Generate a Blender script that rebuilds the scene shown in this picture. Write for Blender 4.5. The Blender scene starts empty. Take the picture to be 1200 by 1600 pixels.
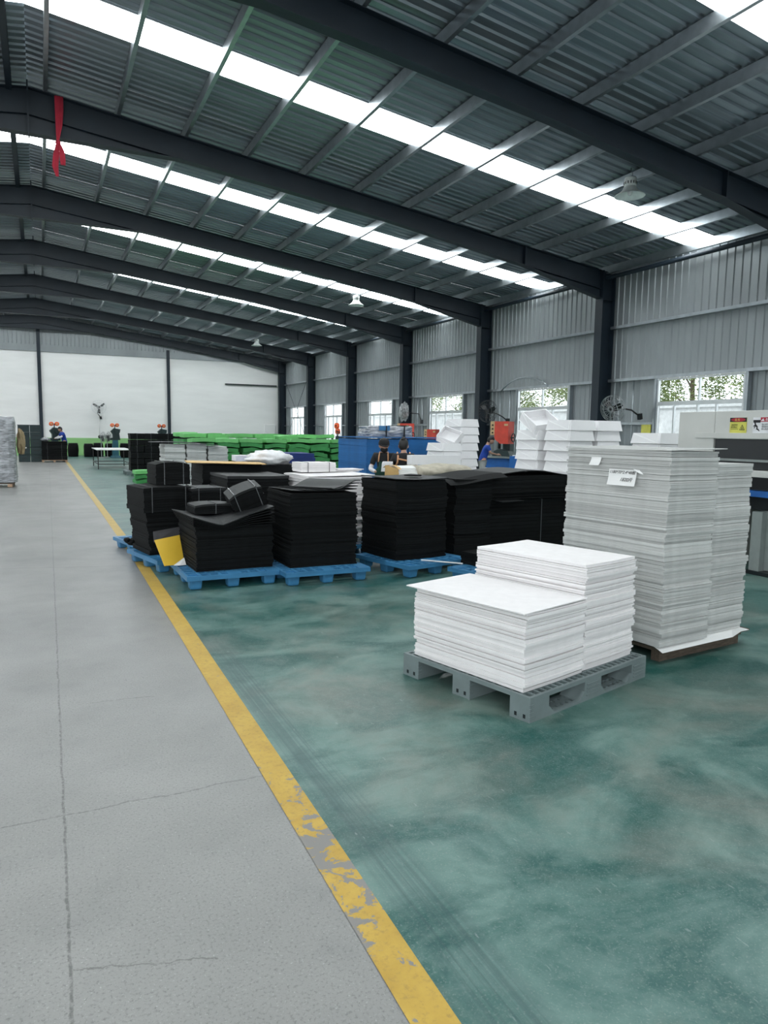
import bpy, bmesh, math, random
from mathutils import Vector, Matrix, noise as mnoise
R = math.radians
random.seed(7)
SC = bpy.context.scene
COL = SC.collection

# ------------------------------------------------------------------ camera
# a phone held upright at 1.56 m, looking 26 degrees to the right of the hall's axis
FPX = 1110.0
cam = bpy.data.cameras.new('camera')
cam.sensor_fit = 'VERTICAL'; cam.sensor_height = 32.0; cam.sensor_width = 24.0
cam.lens = FPX / 1600.0 * 32.0
cam.clip_start = 0.05; cam.clip_end = 400
camo = bpy.data.objects.new('camera', cam); COL.objects.link(camo)
dX = Vector((0.90126758, -0.03525472, 0.43182619))      # world axes seen by the camera (right, down, forward)
dY = Vector((-0.43302326, -0.10644147, 0.89507601))
dZ = Vector((0.01440856, -0.99369377, -0.11119836))
right = Vector((dX[0], dY[0], dZ[0])); down = Vector((dX[1], dY[1], dZ[1])); fwd = Vector((dX[2], dY[2], dZ[2]))
fwd.normalize(); right = (right - fwd * right.dot(fwd)).normalized(); up = right.cross(fwd)
M = Matrix((right, up, -fwd)).transposed().to_4x4(); M.translation = (0, 0, 1.56)
camo.matrix_world = M
SC.camera = camo

# ------------------------------------------------------------------ sky, light, exposure
W = bpy.data.worlds.new('overcast_sky'); SC.world = W; W.use_nodes = True
bg = W.node_tree.nodes['Background']
bg.inputs[0].default_value = (0.91, 0.965, 1.0, 1); bg.inputs[1].default_value = 3.2
SKYLIGHT_GLOW = 9.6          # emission of the roof strips, standing in for daylight through them
vs = SC.view_settings
SC.display_settings.display_device = 'sRGB'
vs.view_transform = 'Standard'; vs.look = 'None'; vs.gamma = 1.0; vs.exposure = 0.0; vs.use_curve_mapping = False

# ------------------------------------------------------------------ mesh helpers
class B:
    """collects faces into one mesh"""
    def __init__(s): s.v = []; s.f = []
    def add(s, vs, fs):
        o = len(s.v); s.v += [tuple(p) for p in vs]; s.f += [tuple(i + o for i in q) for q in fs]; return s
    def box(s, x0, x1, y0, y1, z0, z1, m=None):
        p = [(x0,y0,z0),(x1,y0,z0),(x1,y1,z0),(x0,y1,z0),(x0,y0,z1),(x1,y0,z1),(x1,y1,z1),(x0,y1,z1)]
        if m is not None: p = [m @ Vector(q) for q in p]
        return s.add(p, [(0,3,2,1),(4,5,6,7),(0,1,5,4),(1,2,6,5),(2,3,7,6),(3,0,4,7)])
    def cbox(s, c, size, m=None):
        a = [k / 2 for k in size]
        return s.box(c[0]-a[0], c[0]+a[0], c[1]-a[1], c[1]+a[1], c[2]-a[2], c[2]+a[2], m)
    def taper(s, c0, s0, c1, s1):
        p = []
        for c, z in ((c0, s0), (c1, s1)):
            for dx, dy in ((-1,-1),(1,-1),(1,1),(-1,1)): p.append((c[0]+dx*z[0]/2, c[1]+dy*z[1]/2, c[2]))
        return s.add(p, [(0,3,2,1),(4,5,6,7),(0,1,5,4),(1,2,6,5),(2,3,7,6),(3,0,4,7)])
    def cyl(s, a, b, r0, r1=None, n=12, cap=True):
        a = Vector(a); b = Vector(b); r1 = r0 if r1 is None else r1
        d = (b - a).normalized(); t = Vector((0,0,1)) if abs(d.z) < .9 else Vector((1,0,0))
        u = d.cross(t).normalized(); w = d.cross(u)
        p = [a + (u*math.cos(2*math.pi*k/n) + w*math.sin(2*math.pi*k/n))*r0 for k in range(n)]
        p += [b + (u*math.cos(2*math.pi*k/n) + w*math.sin(2*math.pi*k/n))*r1 for k in range(n)]
        f = [(k, k+n, (k+1) % n + n, (k+1) % n) for k in range(n)]
        if cap: f += [tuple(range(n)), tuple(reversed(range(n, 2*n)))]
        return s.add(p, f)
    def tube(s, pts, r, n=8, closed=False, rs=None):
        pts = [Vector(p) for p in pts]; N = len(pts); P = []
        ref = None
        for i, p in enumerate(pts):
            if closed: d = pts[(i+1) % N] - pts[i-1]
            else: d = pts[min(i+1, N-1)] - pts[max(i-1, 0)]
            d.normalize()
            if ref is None:
                t = Vector((0,0,1)) if abs(d.z) < .9 else Vector((1,0,0)); ref = d.cross(t).normalized()
            ref = (ref - d*ref.dot(d)).normalized(); w = d.cross(ref)
            rr = rs[i] if rs else r
            P += [p + (ref*math.cos(2*math.pi*k/n) + w*math.sin(2*math.pi*k/n))*rr for k in range(n)]
        F = []
        for i in range(N if closed else N-1):
            j = (i+1) % N
            for k in range(n): F.append((i*n+k, i*n+(k+1) % n, j*n+(k+1) % n, j*n+k))
        if not closed: F += [tuple(reversed(range(n))), tuple(range((N-1)*n, N*n))]
        return s.add(P, F)
    def lathe(s, prof, n=20, c=(0,0,0)):
        P = [(c[0]+r*math.cos(2*math.pi*k/n), c[1]+r*math.sin(2*math.pi*k/n), c[2]+z) for r, z in prof for k in range(n)]
        F = [(i*n+k, i*n+(k+1) % n, (i+1)*n+(k+1) % n, (i+1)*n+k) for i in range(len(prof)-1) for k in range(n)]
        return s.add(P, F)
    def prism(s, poly, a0, a1, axis='y'):
        """poly of 2d points extruded along an axis: 'y' takes (x, z), 'x' takes (y, z), 'z' takes (x, y)"""
        mk = {'y': lambda p, a: (p[0], a, p[1]), 'x': lambda p, a: (a, p[0], p[1]), 'z': lambda p, a: (p[0], p[1], a)}[axis]
        n = len(poly)
        return s.add([mk(p, a0) for p in poly] + [mk(p, a1) for p in poly],
                     [tuple(range(n)), tuple(reversed(range(n, 2*n)))] + [(k, k+n, (k+1) % n+n, (k+1) % n) for k in range(n)])
    def ball(s, c, r, nu=14, nv=10, fn=None):
        P = []; F = []
        for i in range(nv+1):
            th = math.pi*i/nv
            for k in range(nu):
                ph = 2*math.pi*k/nu
                q = Vector((math.sin(th)*math.cos(ph), math.sin(th)*math.sin(ph), math.cos(th)))
                w = fn(q) if fn else 1.0
                P.append((c[0]+q.x*r[0]*w, c[1]+q.y*r[1]*w, c[2]+q.z*r[2]*w))
        for i in range(nv):
            for k in range(nu): F.append((i*nu+k, (i+1)*nu+k, (i+1)*nu+(k+1) % nu, i*nu+(k+1) % nu))
        return s.add(P, F)
    def cells(s, xs, ys, filled, z0, z1):
        """a slab with openings: one connected mesh of the filled cells of a grid"""
        idx = {}; P = []; F = []
        def vid(i, j, k):
            if (i,j,k) not in idx: idx[(i,j,k)] = len(P); P.append((xs[i], ys[j], z1 if k else z0))
            return idx[(i,j,k)]
        nx, ny = len(xs)-1, len(ys)-1
        g = [[bool(filled(i, j)) for j in range(ny)] for i in range(nx)]
        at = lambda i, j: 0 <= i < nx and 0 <= j < ny and g[i][j]
        for i in range(nx):
            for j in range(ny):
                if not g[i][j]: continue
                F.append((vid(i,j,1), vid(i+1,j,1), vid(i+1,j+1,1), vid(i,j+1,1)))
                F.append((vid(i,j,0), vid(i,j+1,0), vid(i+1,j+1,0), vid(i+1,j,0)))
                if not at(i,j-1): F.append((vid(i,j,0), vid(i+1,j,0), vid(i+1,j,1), vid(i,j,1)))
                if not at(i,j+1): F.append((vid(i+1,j+1,0), vid(i,j+1,0), vid(i,j+1,1), vid(i+1,j+1,1)))
                if not at(i-1,j): F.append((vid(i,j+1,0), vid(i,j,0), vid(i,j,1), vid(i,j+1,1)))
                if not at(i+1,j): F.append((vid(i+1,j,0), vid(i+1,j+1,0), vid(i+1,j+1,1), vid(i+1,j,1)))
        return s.add(P, F)
    def xf(s, m):
        s.v = [tuple(m @ Vector(p)) for p in s.v]; return s
    def mesh(s, name='mesh', smooth=False, bevel=0.0):
        me = bpy.data.meshes.new(name); me.from_pydata(s.v, [], s.f)
        bm = bmesh.new(); bm.from_mesh(me); bmesh.ops.recalc_face_normals(bm, faces=bm.faces)
        if bevel > 0:
            bmesh.ops.bevel(bm, geom=bm.edges[:], offset=bevel, segments=2, profile=.6, affect='EDGES', clamp_overlap=True)
        bm.to_mesh(me); bm.free()
        if smooth: me.polygons.foreach_set('use_smooth', [True]*len(me.polygons))
        me.update(); return me

def link(name, data, parent=None, loc=(0,0,0), rot=(0,0,0)):
    o = bpy.data.objects.new(name, data); COL.objects.link(o)
    o.location = loc; o.rotation_euler = rot
    if parent is not None: o.parent = parent
    return o
def ob(name, b, mat, parent=None, loc=(0,0,0), rot=(0,0,0), smooth=False, bevel=0.0):
    me = b.mesh(name, smooth, bevel) if isinstance(b, B) else b
    if mat is not None and not me.materials: me.materials.append(mat)
    return link(name, me, parent, loc, rot)
def tag(o, label, cat, group=None, kind=None):
    o['label'] = label; o['category'] = cat
    if group: o['group'] = group
    if kind: o['kind'] = kind
    return o
def thing(name, label, cat, loc=(0,0,0), rotz=0.0, group=None, kind=None):
    return tag(link(name, None, None, loc, (0,0,rotz)), label, cat, group, kind)
def dup(root, loc, rot, label=None, group=None):
    r = root.copy(); COL.objects.link(r); r.location = loc
    r.rotation_euler = rot if isinstance(rot, tuple) else (0,0,rot)
    if label: r['label'] = label
    if group: r['group'] = group
    for ch in list(root.children):
        c = ch.copy(); COL.objects.link(c); c.parent = r
        for g in ch.children:
            d = g.copy(); COL.objects.link(d); d.parent = c
    return r

# ------------------------------------------------------------------ materials
def nodes(name):
    m = bpy.data.materials.new(name); m.use_nodes = True
    nt = m.node_tree; return m, nt, nt.nodes['Principled BSDF']
def N(nt, typ, **kw):
    n = nt.nodes.new(typ)
    for k, v in kw.items():
        if k.startswith('i_'):
            key = k[2:]; n.inputs[int(key) if key.isdigit() else key].default_value = v
        else: setattr(n, k, v)
    return n
def mathn(nt, op, a, b=None, clamp=False):
    n = nt.nodes.new('ShaderNodeMath'); n.operation = op; n.use_clamp = clamp
    for i, x in enumerate((a, b)):
        if x is None: continue
        if isinstance(x, (int, float)): n.inputs[i].default_value = x
        else: nt.links.new(x, n.inputs[i])
    return n.outputs[0]
def mixc(nt, fac, a, b, mode='MIX'):
    n = nt.nodes.new('ShaderNodeMix'); n.data_type = 'RGBA'; n.blend_type = mode
    for i, x in ((0, fac), (6, a), (7, b)):
        if isinstance(x, (int, float)): n.inputs[i].default_value = x
        elif isinstance(x, tuple): n.inputs[i].default_value = (*x[:3], 1)
        else: nt.links.new(x, n.inputs[i])
    return n.outputs[2]
def ramp(nt, fac, lo, hi, a=0.0, b=1.0):
    n = nt.nodes.new('ShaderNodeMapRange'); n.inputs[1].default_value = lo; n.inputs[2].default_value = hi
    n.inputs[3].default_value = a; n.inputs[4].default_value = b; nt.links.new(fac, n.inputs[0]); return n.outputs[0]
def noise(nt, vec, scale, detail=4.0, rough=.55, dist=0.0):
    n = N(nt, 'ShaderNodeTexNoise', i_Scale=scale, i_Detail=detail, i_Roughness=rough, i_Distortion=dist)
    if vec is not None: nt.links.new(vec, n.inputs['Vector'])
    return n.outputs[0]
def mat(name, col, rough=.6, metal=0.0, var=.12, scale=6.0, rnd=0.0, bump=0.0, bscale=60.0, spec=.5, stretch=None, coat=0.0, trans=0.0, alpha=1.0):
    m, nt, p = nodes(name)
    tc = N(nt, 'ShaderNodeTexCoord'); v = tc.outputs['Object']
    if stretch:
        mp = N(nt, 'ShaderNodeMapping'); mp.inputs['Scale'].default_value = stretch; nt.links.new(v, mp.inputs[0]); v = mp.outputs[0]
    f = ramp(nt, noise(nt, v, scale), .3, .7, 1-var, 1+var)
    if rnd:
        oi = N(nt, 'ShaderNodeObjectInfo'); f = mathn(nt, 'MULTIPLY', f, ramp(nt, oi.outputs['Random'], 0, 1, 1-rnd, 1+rnd))
    c = N(nt, 'ShaderNodeVectorMath', operation='SCALE'); c.inputs[0].default_value = col[:3]; nt.links.new(f, c.inputs['Scale'])
    nt.links.new(c.outputs[0], p.inputs['Base Color'])
    p.inputs['Roughness'].default_value = rough; p.inputs['Metallic'].default_value = metal
    p.inputs['Specular IOR Level'].default_value = spec
    p.inputs['Coat Weight'].default_value = coat; p.inputs['Transmission Weight'].default_value = trans; p.inputs['Alpha'].default_value = alpha
    if bump:
        b = N(nt, 'ShaderNodeBump', i_Strength=bump, i_Distance=.01); nt.links.new(noise(nt, v, bscale), b.inputs['Height']); nt.links.new(b.outputs[0], p.inputs['Normal'])
    return m

MT = {}
MT['frame'] = mat('slate_blue_steel_paint', (.0098, .0190, .0300), .5, 0, .15, 2.0)
MT['zinc'] = mat('galvanised_steel', (.42, .455, .48), .32, .9, .12, 5.0)
MT['roof'] = mat('aluzinc_roof_sheet', (.26, .30, .33), .36, .75, .22, 1.6, rnd=.12, stretch=(.25, 3, 1))
MT['wallsheet'] = mat('grey_wall_sheet', (.325, .352, .362), .40, .35, .10, 1.2, rnd=.05, stretch=(1, 1, .3))
MT['whitewall'] = mat('white_painted_wall', (.88, .875, .86), .75, 0, .04, .8, stretch=(.6, 1, 3), bump=.05, bscale=8)
MT['dado'] = mat('light_green_paint', (.29, .56, .22), .6, 0, .06, 1.5)
MT['dark'] = mat('dark_paint', (.028, .034, .038), .5)
MT['alu'] = mat('window_aluminium', (.62, .64, .65), .35, .6, .05)
MT['black'] = mat('black_foam', (.0034, .0042, .0046), .75, 0, .3, 12, rnd=.5, bump=.15, bscale=120, spec=.2)
MT['blacktop'] = mat('black_foam_skin', (.0062, .0074, .0082), .55, 0, .2, 8, bump=.1, bscale=40)
MT['white'] = mat('white_foam', (.80, .772, .772), .8, 0, .03, 14, rnd=.07, bump=.12, bscale=160)
MT['grey'] = mat('pale_grey_foam', (.50, .505, .492), .85, 0, .06, 14, rnd=.16, bump=.15, bscale=150)
MT['box'] = mat('white_foam_board', (.84, .83, .84), .65, 0, .02, 8, rnd=.02)
MT['seam'] = mat('folded_foam_edge', (.93, .93, .93), .6, 0, .02)
MT['green'] = mat('green_foam', (.050, .27, .075), .7, 0, .15, 6, rnd=.16, bump=.1, bscale=80)
MT['greenlit'] = mat('green_foam_lit_top', (.18, .55, .18), .7, 0, .1, 6, rnd=.1)  # same foam made brighter for top slabs, light from above put into colour
MT['bluefoam'] = mat('blue_foam', (.012, .125, .36), .7, 0, .12, 6, rnd=.15, bump=.1, bscale=80)
MT['navyfoam'] = mat('navy_foam', (.010, .036, .19), .65, 0, .15, 6, rnd=.2)
MT['bluepl'] = mat('blue_plastic', (.048, .20, .385), .42, 0, .12, 5, rnd=.05)
MT['greypl'] = mat('grey_green_plastic', (.165, .205, .207), .5, 0, .10, 7, bump=.06)
MT['wood'] = mat('weathered_timber', (.10, .075, .055), .85, 0, .4, 14, stretch=(1, 8, 8), bump=.3)
MT['palewood'] = mat('pale_timber', (.46, .30, .20), .8, 0, .2, 10, stretch=(1, 8, 8))
MT['yellowcard'] = mat('yellow_sheet', (.72, .46, .035), .55, 0, .05, 4)
MT['tanboard'] = mat('tan_sheet', (.66, .42, .16), .6, 0, .06, 4)
MT['greysheet'] = mat('dark_grey_sheet', (.055, .055, .06), .6, 0, .1, 4)
MT['strap'] = mat('clear_packing_tape', (.11, .118, .122), .2, 0, .3, 30)
MT['greystrap'] = mat('dull_strap', (.10, .11, .115), .4)
MT['film'] = mat('crinkled_plastic_film', (.34, .35, .37), .22, .25, .5, 7, stretch=(1, 1, 5), bump=.6, bscale=25)
MT['cloth'] = mat('beige_tarpaulin', (.44, .40, .32), .85, 0, .22, 9, bump=.5, bscale=14)
MT['khaki'] = mat('khaki_cloth', (.34, .26, .15), .9, 0, .2, 6)
MT['red'] = mat('red_cloth', (.46, .018, .045), .75, 0, .2, 5)
MT['paper'] = mat('white_paper', (.80, .80, .79), .7, 0, .02)
MT['bag'] = mat('white_plastic_bag', (.82, .82, .83), .35, 0, .05, 20, bump=.6, bscale=30)
MT['beige'] = mat('off_white_machine_paint', (.62, .62, .59), .45, 0, .05, 2.5)
MT['mdark'] = mat('dark_machine_opening', (.012, .016, .018), .35)
MT['mgrey'] = mat('grey_green_machine_paint', (.26, .29, .28), .45)
MT['redp'] = mat('red_machine_paint', (.62, .055, .03), .4)
MT['orange'] = mat('orange_plastic', (.85, .13, .035), .4, rnd=.25)
MT['teal'] = mat('teal_machine_paint', (.015, .095, .13), .45)
MT['dgreen'] = mat('dark_green_machine_paint', (.014, .032, .034), .45)
MT['blue'] = mat('blue_machine_paint', (.015, .13, .45), .5)
MT['sand'] = mat('sand_machine_paint', (.60, .42, .22), .5)
MT['tabletop'] = mat('white_laminate', (.74, .74, .72), .35)
MT['tubedark'] = mat('dark_steel_tube', (.055, .05, .05), .45, .4)
MT['blackmetal'] = mat('black_enamel', (.012, .013, .014), .35)
MT['wire'] = mat('chromed_wire', (.42, .43, .44), .3, .8)
MT['whitewire'] = mat('white_wire', (.72, .73, .74), .4)
MT['darkwire'] = mat('dark_wire', (.05, .052, .055), .35, .5)
MT['lampshade'] = mat('aluminium_lamp_shade', (.86, .90, .88), .4, .05)
MT['skin'] = mat('skin', (.48, .27, .19), .55, 0, .06)
MT['hair'] = mat('black_hair', (.009, .008, .008), .5)
MT['tshirtblack'] = mat('black_cotton', (.012, .012, .013), .85)
MT['apron'] = mat('dark_green_apron', (.012, .055, .035), .8)
MT['sleeve'] = mat('white_sleeve', (.72, .70, .72), .8)
MT['bluecotton'] = mat('royal_blue_cotton', (.012, .055, .34), .8, bump=.3, bscale=12)
MT['trousers'] = mat('pale_grey_trousers', (.40, .39, .38), .85)
MT['darktrousers'] = mat('dark_trousers', (.03, .03, .035), .85)
MT['mask'] = mat('black_face_mask', (.008, .008, .009), .8)
MT['tan'] = mat('tan_strap', (.60, .31, .16), .7)
MT['shoe'] = mat('dark_shoe', (.02, .02, .02), .6)
MT['glass'] = None
MT['bark'] = mat('tree_bark', (.12, .09, .065), .9, 0, .3, 8)
MT['leaf'] = mat('tree_leaves', (.17, .22, .07), .55, 0, .35, 1.3)
MT['render'] = mat('white_outside_render', (.80, .80, .80), .8)
MT['yard'] = mat('concrete_yard', (.42, .42, .41), .85)
MT['ink'] = mat('black_ink', (.02, .02, .022), .7)
MT['signyellow'] = mat('sign_yellow', (.70, .66, .12), .5)
MT['signred'] = mat('sign_red', (.42, .012, .035), .5)
MT['signwhite'] = mat('sign_white', (.80, .80, .82), .5)

# skylight sheet: the surface itself glows in place of daylight passing through
m, nt, p = nodes('glowing_skylight_sheet')
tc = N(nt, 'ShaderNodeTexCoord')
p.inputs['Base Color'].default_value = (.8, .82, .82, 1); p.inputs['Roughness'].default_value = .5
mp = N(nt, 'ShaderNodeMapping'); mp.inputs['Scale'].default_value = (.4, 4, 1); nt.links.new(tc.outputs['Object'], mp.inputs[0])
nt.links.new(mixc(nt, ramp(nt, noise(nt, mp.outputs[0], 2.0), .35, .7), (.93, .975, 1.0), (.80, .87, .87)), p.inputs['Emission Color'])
p.inputs['Emission Strength'].default_value = SKYLIGHT_GLOW
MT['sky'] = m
# window glass
m, nt, p = nodes('window_glass'); nt.nodes.remove(p)
out = nt.nodes['Material Output']
tr = N(nt, 'ShaderNodeBsdfTransparent'); tr.inputs[0].default_value = (.93, .95, .95, 1)
gl = N(nt, 'ShaderNodeBsdfGlossy'); gl.inputs['Roughness'].default_value = .03
mx = N(nt, 'ShaderNodeMixShader'); fr = N(nt, 'ShaderNodeLayerWeight', i_Blend=.5)
ff = mathn(nt, 'ADD', mathn(nt, 'MULTIPLY', mathn(nt, 'POWER', fr.outputs['Facing'], 5.0), .6), .03)
nt.links.new(ff, mx.inputs[0]); nt.links.new(tr.outputs[0], mx.inputs[1]); nt.links.new(gl.outputs[0], mx.inputs[2]); nt.links.new(mx.outputs[0], out.inputs[0])
MT['glass'] = m

# floor: bare concrete aisle
def floor_line(nt, x, y, a, b, wob, wid, nz):
    """1 on a wavy line x = a + b*y"""
    d = mathn(nt, 'SUBTRACT', x, mathn(nt, 'MULTIPLY_ADD', y, b) if False else mathn(nt, 'ADD', mathn(nt, 'MULTIPLY', y, b), a))
    d = mathn(nt, 'ADD', d, mathn(nt, 'MULTIPLY', mathn(nt, 'SUBTRACT', nz, .5), wob))
    return ramp(nt, mathn(nt, 'ABSOLUTE', d), wid*.45, wid, 1.0, 0.0)
m, nt, p = nodes('concrete_aisle')
v = N(nt, 'ShaderNodeTexCoord').outputs['Object']
sx = N(nt, 'ShaderNodeSeparateXYZ'); nt.links.new(v, sx.inputs[0]); x, y = sx.outputs[0], sx.outputs[1]
c = mixc(nt, ramp(nt, noise(nt, v, .9, 6, .6), .3, .7), (.207, .206, .199), (.278, .275, .264))
c = mixc(nt, ramp(nt, noise(nt, v, 3.4, 6, .65), .52, .75, 0, .5), c, (.17, .172, .17))
c = mixc(nt, ramp(nt, noise(nt, v, 95, 3, .7), .52, .70, 0, .75), c, (.11, .11, .11))
c = mixc(nt, ramp(nt, noise(nt, v, 120, 3, .7), .60, .74, 0, .6), c, (.55, .55, .54))
n1 = noise(nt, v, 5, 5, .7); n2 = noise(nt, v, 34, 3, .7)
jn = mathn(nt, 'ADD', n1, mathn(nt, 'MULTIPLY', n2, .5))
j = floor_line(nt, x, y, .012, .0085, .026, .0065, jn)
j = mathn(nt, 'MULTIPLY', j, ramp(nt, n2, .38, .55, .25, 1))
for (yy, sl, x0, x1, w) in ((3.005, 0.0, -.6, .86, .006), (8.70, -.25, -3, .9, .011), (2.10, -.33, .03, .42, .0045), (4.27, -.12, .2, .55, .005), (14.4, -.2, -3, .9, .02), (20.4, -.2, -3, .9, .03)):
    k = floor_line(nt, y, x, yy, sl, .09, w, n1)
    k = mathn(nt, 'MULTIPLY', k, mathn(nt, 'MULTIPLY', mathn(nt, 'GREATER_THAN', x, x0), mathn(nt, 'LESS_THAN', x, x1)))
    j = mathn(nt, 'MAXIMUM', j, mathn(nt, 'MULTIPLY', k, ramp(nt, n2, .36, .5, .2, .8)))
c = mixc(nt, mathn(nt, 'MULTIPLY', j, .78), c, (.075, .075, .073))
mp = N(nt, 'ShaderNodeMapping'); mp.inputs['Scale'].default_value = (8, 1.4, 1); nt.links.new(v, mp.inputs[0])
c = mixc(nt, ramp(nt, noise(nt, mp.outputs[0], 6, 3, .5), .70, .74, 0, .55), c, (.14, .14, .14))
nt.links.new(c, p.inputs['Base Color'])
nt.links.new(ramp(nt, noise(nt, v, 1.6, 5), .3, .7, .295, .42), p.inputs['Roughness'])
p.inputs['Specular IOR Level'].default_value = .55
bp = N(nt, 'ShaderNodeBump', i_Strength=.10, i_Distance=.004); nt.links.new(noise(nt, v, 120, 3), bp.inputs['Height']); nt.links.new(bp.outputs[0], p.inputs['Normal'])
MT['concrete'] = m
# floor: worn green epoxy
m, nt, p = nodes('green_epoxy')
v = N(nt, 'ShaderNodeTexCoord').outputs['Object']
sx = N(nt, 'ShaderNodeSeparateXYZ'); nt.links.new(v, sx.inputs[0]); x, y = sx.outputs[0], sx.outputs[1]
mp = N(nt, 'ShaderNodeMapping'); mp.inputs['Scale'].default_value = (1, 1.5, 1); mp.inputs['Rotation'].default_value = (0, 0, .5); nt.links.new(v, mp.inputs[0])
big = noise(nt, mp.outputs[0], 1.25, 7, .62, .6)
c = mixc(nt, ramp(nt, big, .42, .58), (.006, .076, .066), (.125, .220, .195))
c = mixc(nt, ramp(nt, noise(nt, v, .85, 7, .66, .5), .47, .70, 0, .75), c, (.205, .200, .172))
c = mixc(nt, ramp(nt, noise(nt, v, 3.2, 5, .6, .5), .42, .85, 0, .75), c, (.008, .088, .074))
c = mixc(nt, ramp(nt, noise(nt, v, 22, 6, .72, .8), .45, .72, 0, .32), c, (.165, .240, .215))
c = mixc(nt, ramp(nt, noise(nt, v, 130, 2, .6), .56, .75, 0, .45), c, (.26, .30, .275))
tx = mathn(nt, 'ABSOLUTE', mathn(nt, 'SUBTRACT', x, 1.10)); tb = ramp(nt, tx, .05, .12, 1, 0)
mp2 = N(nt, 'ShaderNodeMapping'); mp2.inputs['Scale'].default_value = (60, .45, 1); nt.links.new(v, mp2.inputs[0])
tb = mathn(nt, 'MULTIPLY', tb, ramp(nt, noise(nt, mp2.outputs[0], 1.0, 2), .40, .60, .1, .55))
tb = mathn(nt, 'MULTIPLY', tb, ramp(nt, y, 4.6, 5.6, 1, 0))
c = mixc(nt, tb, c, (.020, .060, .062))
for rot, sc_, th in ((.9, 16.0, .745), (-.5, 13.0, .75), (2.2, 20.0, .75)):
    mp3 = N(nt, 'ShaderNodeMapping'); mp3.inputs['Rotation'].default_value = (0, 0, rot); mp3.inputs['Scale'].default_value = (5, 1.3, 1); nt.links.new(v, mp3.inputs[0])
    c = mixc(nt, ramp(nt, noise(nt, mp3.outputs[0], sc_*.5, 2, .5), th-.02, th+.02, 0, .32), c, (.36, .40, .38))
nt.links.new(c, p.inputs['Base Color'])
nt.links.new(ramp(nt, big, .3, .7, .295, .40), p.inputs['Roughness']); p.inputs['Specular IOR Level'].default_value = .38
bp = N(nt, 'ShaderNodeBump', i_Strength=.06, i_Distance=.004); nt.links.new(noise(nt, v, 90, 3), bp.inputs['Height']); nt.links.new(bp.outputs[0], p.inputs['Normal'])
MT['epoxy'] = m
# floor: worn yellow line paint
m, nt, p = nodes('yellow_line_paint')
v = N(nt, 'ShaderNodeTexCoord').outputs['Object']
sx = N(nt, 'ShaderNodeSeparateXYZ'); nt.links.new(v, sx.inputs[0]); y = sx.outputs[1]
c = mixc(nt, ramp(nt, noise(nt, v, 5, 6, .65), .35, .7), (.43, .265, .030), (.54, .355, .050))
c = mixc(nt, ramp(nt, noise(nt, v, 38, 5, .75), .52, .68, 0, .6), c, (.27, .17, .04))
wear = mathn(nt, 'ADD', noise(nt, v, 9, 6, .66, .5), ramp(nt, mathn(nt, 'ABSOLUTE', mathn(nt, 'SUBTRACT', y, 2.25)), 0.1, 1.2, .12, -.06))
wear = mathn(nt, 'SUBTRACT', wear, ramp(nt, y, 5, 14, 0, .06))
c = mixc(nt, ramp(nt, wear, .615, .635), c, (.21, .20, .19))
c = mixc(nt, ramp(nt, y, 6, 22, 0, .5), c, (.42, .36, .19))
nt.links.new(c, p.inputs['Base Color']); p.inputs['Roughness'].default_value = .5
MT['line'] = m

# ================================================================== THE HALL
BAY = 5.88
FY = [-2.34 + BAY*k for k in range(8)] + [44.2]        # portal frames along the hall
YB, YF = 44.5, -2.6                                   # end walls
def rtop(x): return 7.73 - .128*abs(x)                # top of the rafters

# floor
fl = ob('floor', B().box(-14.3, 14.3, YF, YB, -.15, 0), MT['concrete'])
tag(fl, 'bare grey concrete floor of the aisle with a long joint crack', 'floor', kind='structure')
edge = [(-2.6, .79), (0, .806), (1.5, .828), (2.8, .852), (5.5, .90), (9.1, .950), (15, .965), (24, .975), (35.7, .985)]
b = B(); P = []
for yy, xx in edge: P += [(xx + .06, yy, .0015), (14.28, yy, .0015)]
P += [(1.0, YB-.01, .0015), (14.28, YB-.01, .0015)]
b.add(P, [(2*k, 2*k+1, 2*k+3, 2*k+2) for k in range(len(edge))])
e = ob('epoxy_coat', b, MT['epoxy'], fl); e['label'] = 'worn teal green epoxy paint on the floor'
b = B(); P = []
for yy, xx in edge: P += [(xx, yy, .003), (xx + .125, yy, .003)]
b.add(P, [(2*k, 2*k+1, 2*k+3, 2*k+2) for k in range(len(edge)-1)])
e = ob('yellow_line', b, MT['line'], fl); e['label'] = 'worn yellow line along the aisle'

# ribbed sheets
def rib_profile(width, pitch, h, pan=.55):
    n = max(1, round(width/pitch)); q = width/n; pts = []
    for i in range(n):
        a = i*q
        pts += [(a, 0), (a + q*pan, 0), (a + q*(pan+.09), h), (a + q*.91, h)]
    pts += [(width, 0)]
    return pts
def sheet_mesh(width, length, slope, pitch=.21, h=.032, pan=.55, seg=1):
    """ribs along local x, falling by slope"""
    pr = rib_profile(width, pitch, h, pan); b = B(); P = []
    for s_ in range(seg+1):
        xx = length*s_/seg
        P += [(xx, yy, zz - slope*xx) for yy, zz in pr]
    n = len(pr)
    b.add(P, [(s_*n+i, s_*n+i+1, (s_+1)*n+i+1, (s_+1)*n+i) for s_ in range(seg) for i in range(n-1)])
    return b.mesh('ribbed_sheet')
ceil = thing('ceiling', 'pitched roof of ribbed metal sheets with translucent strips and steel purlins', 'ceiling', kind='structure')
ms_roof = sheet_mesh(.846, 14.5, .128); ms_roof.materials.append(MT['roof'])
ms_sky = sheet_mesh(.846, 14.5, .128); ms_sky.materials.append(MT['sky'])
ZR = 7.73 + .195
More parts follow.
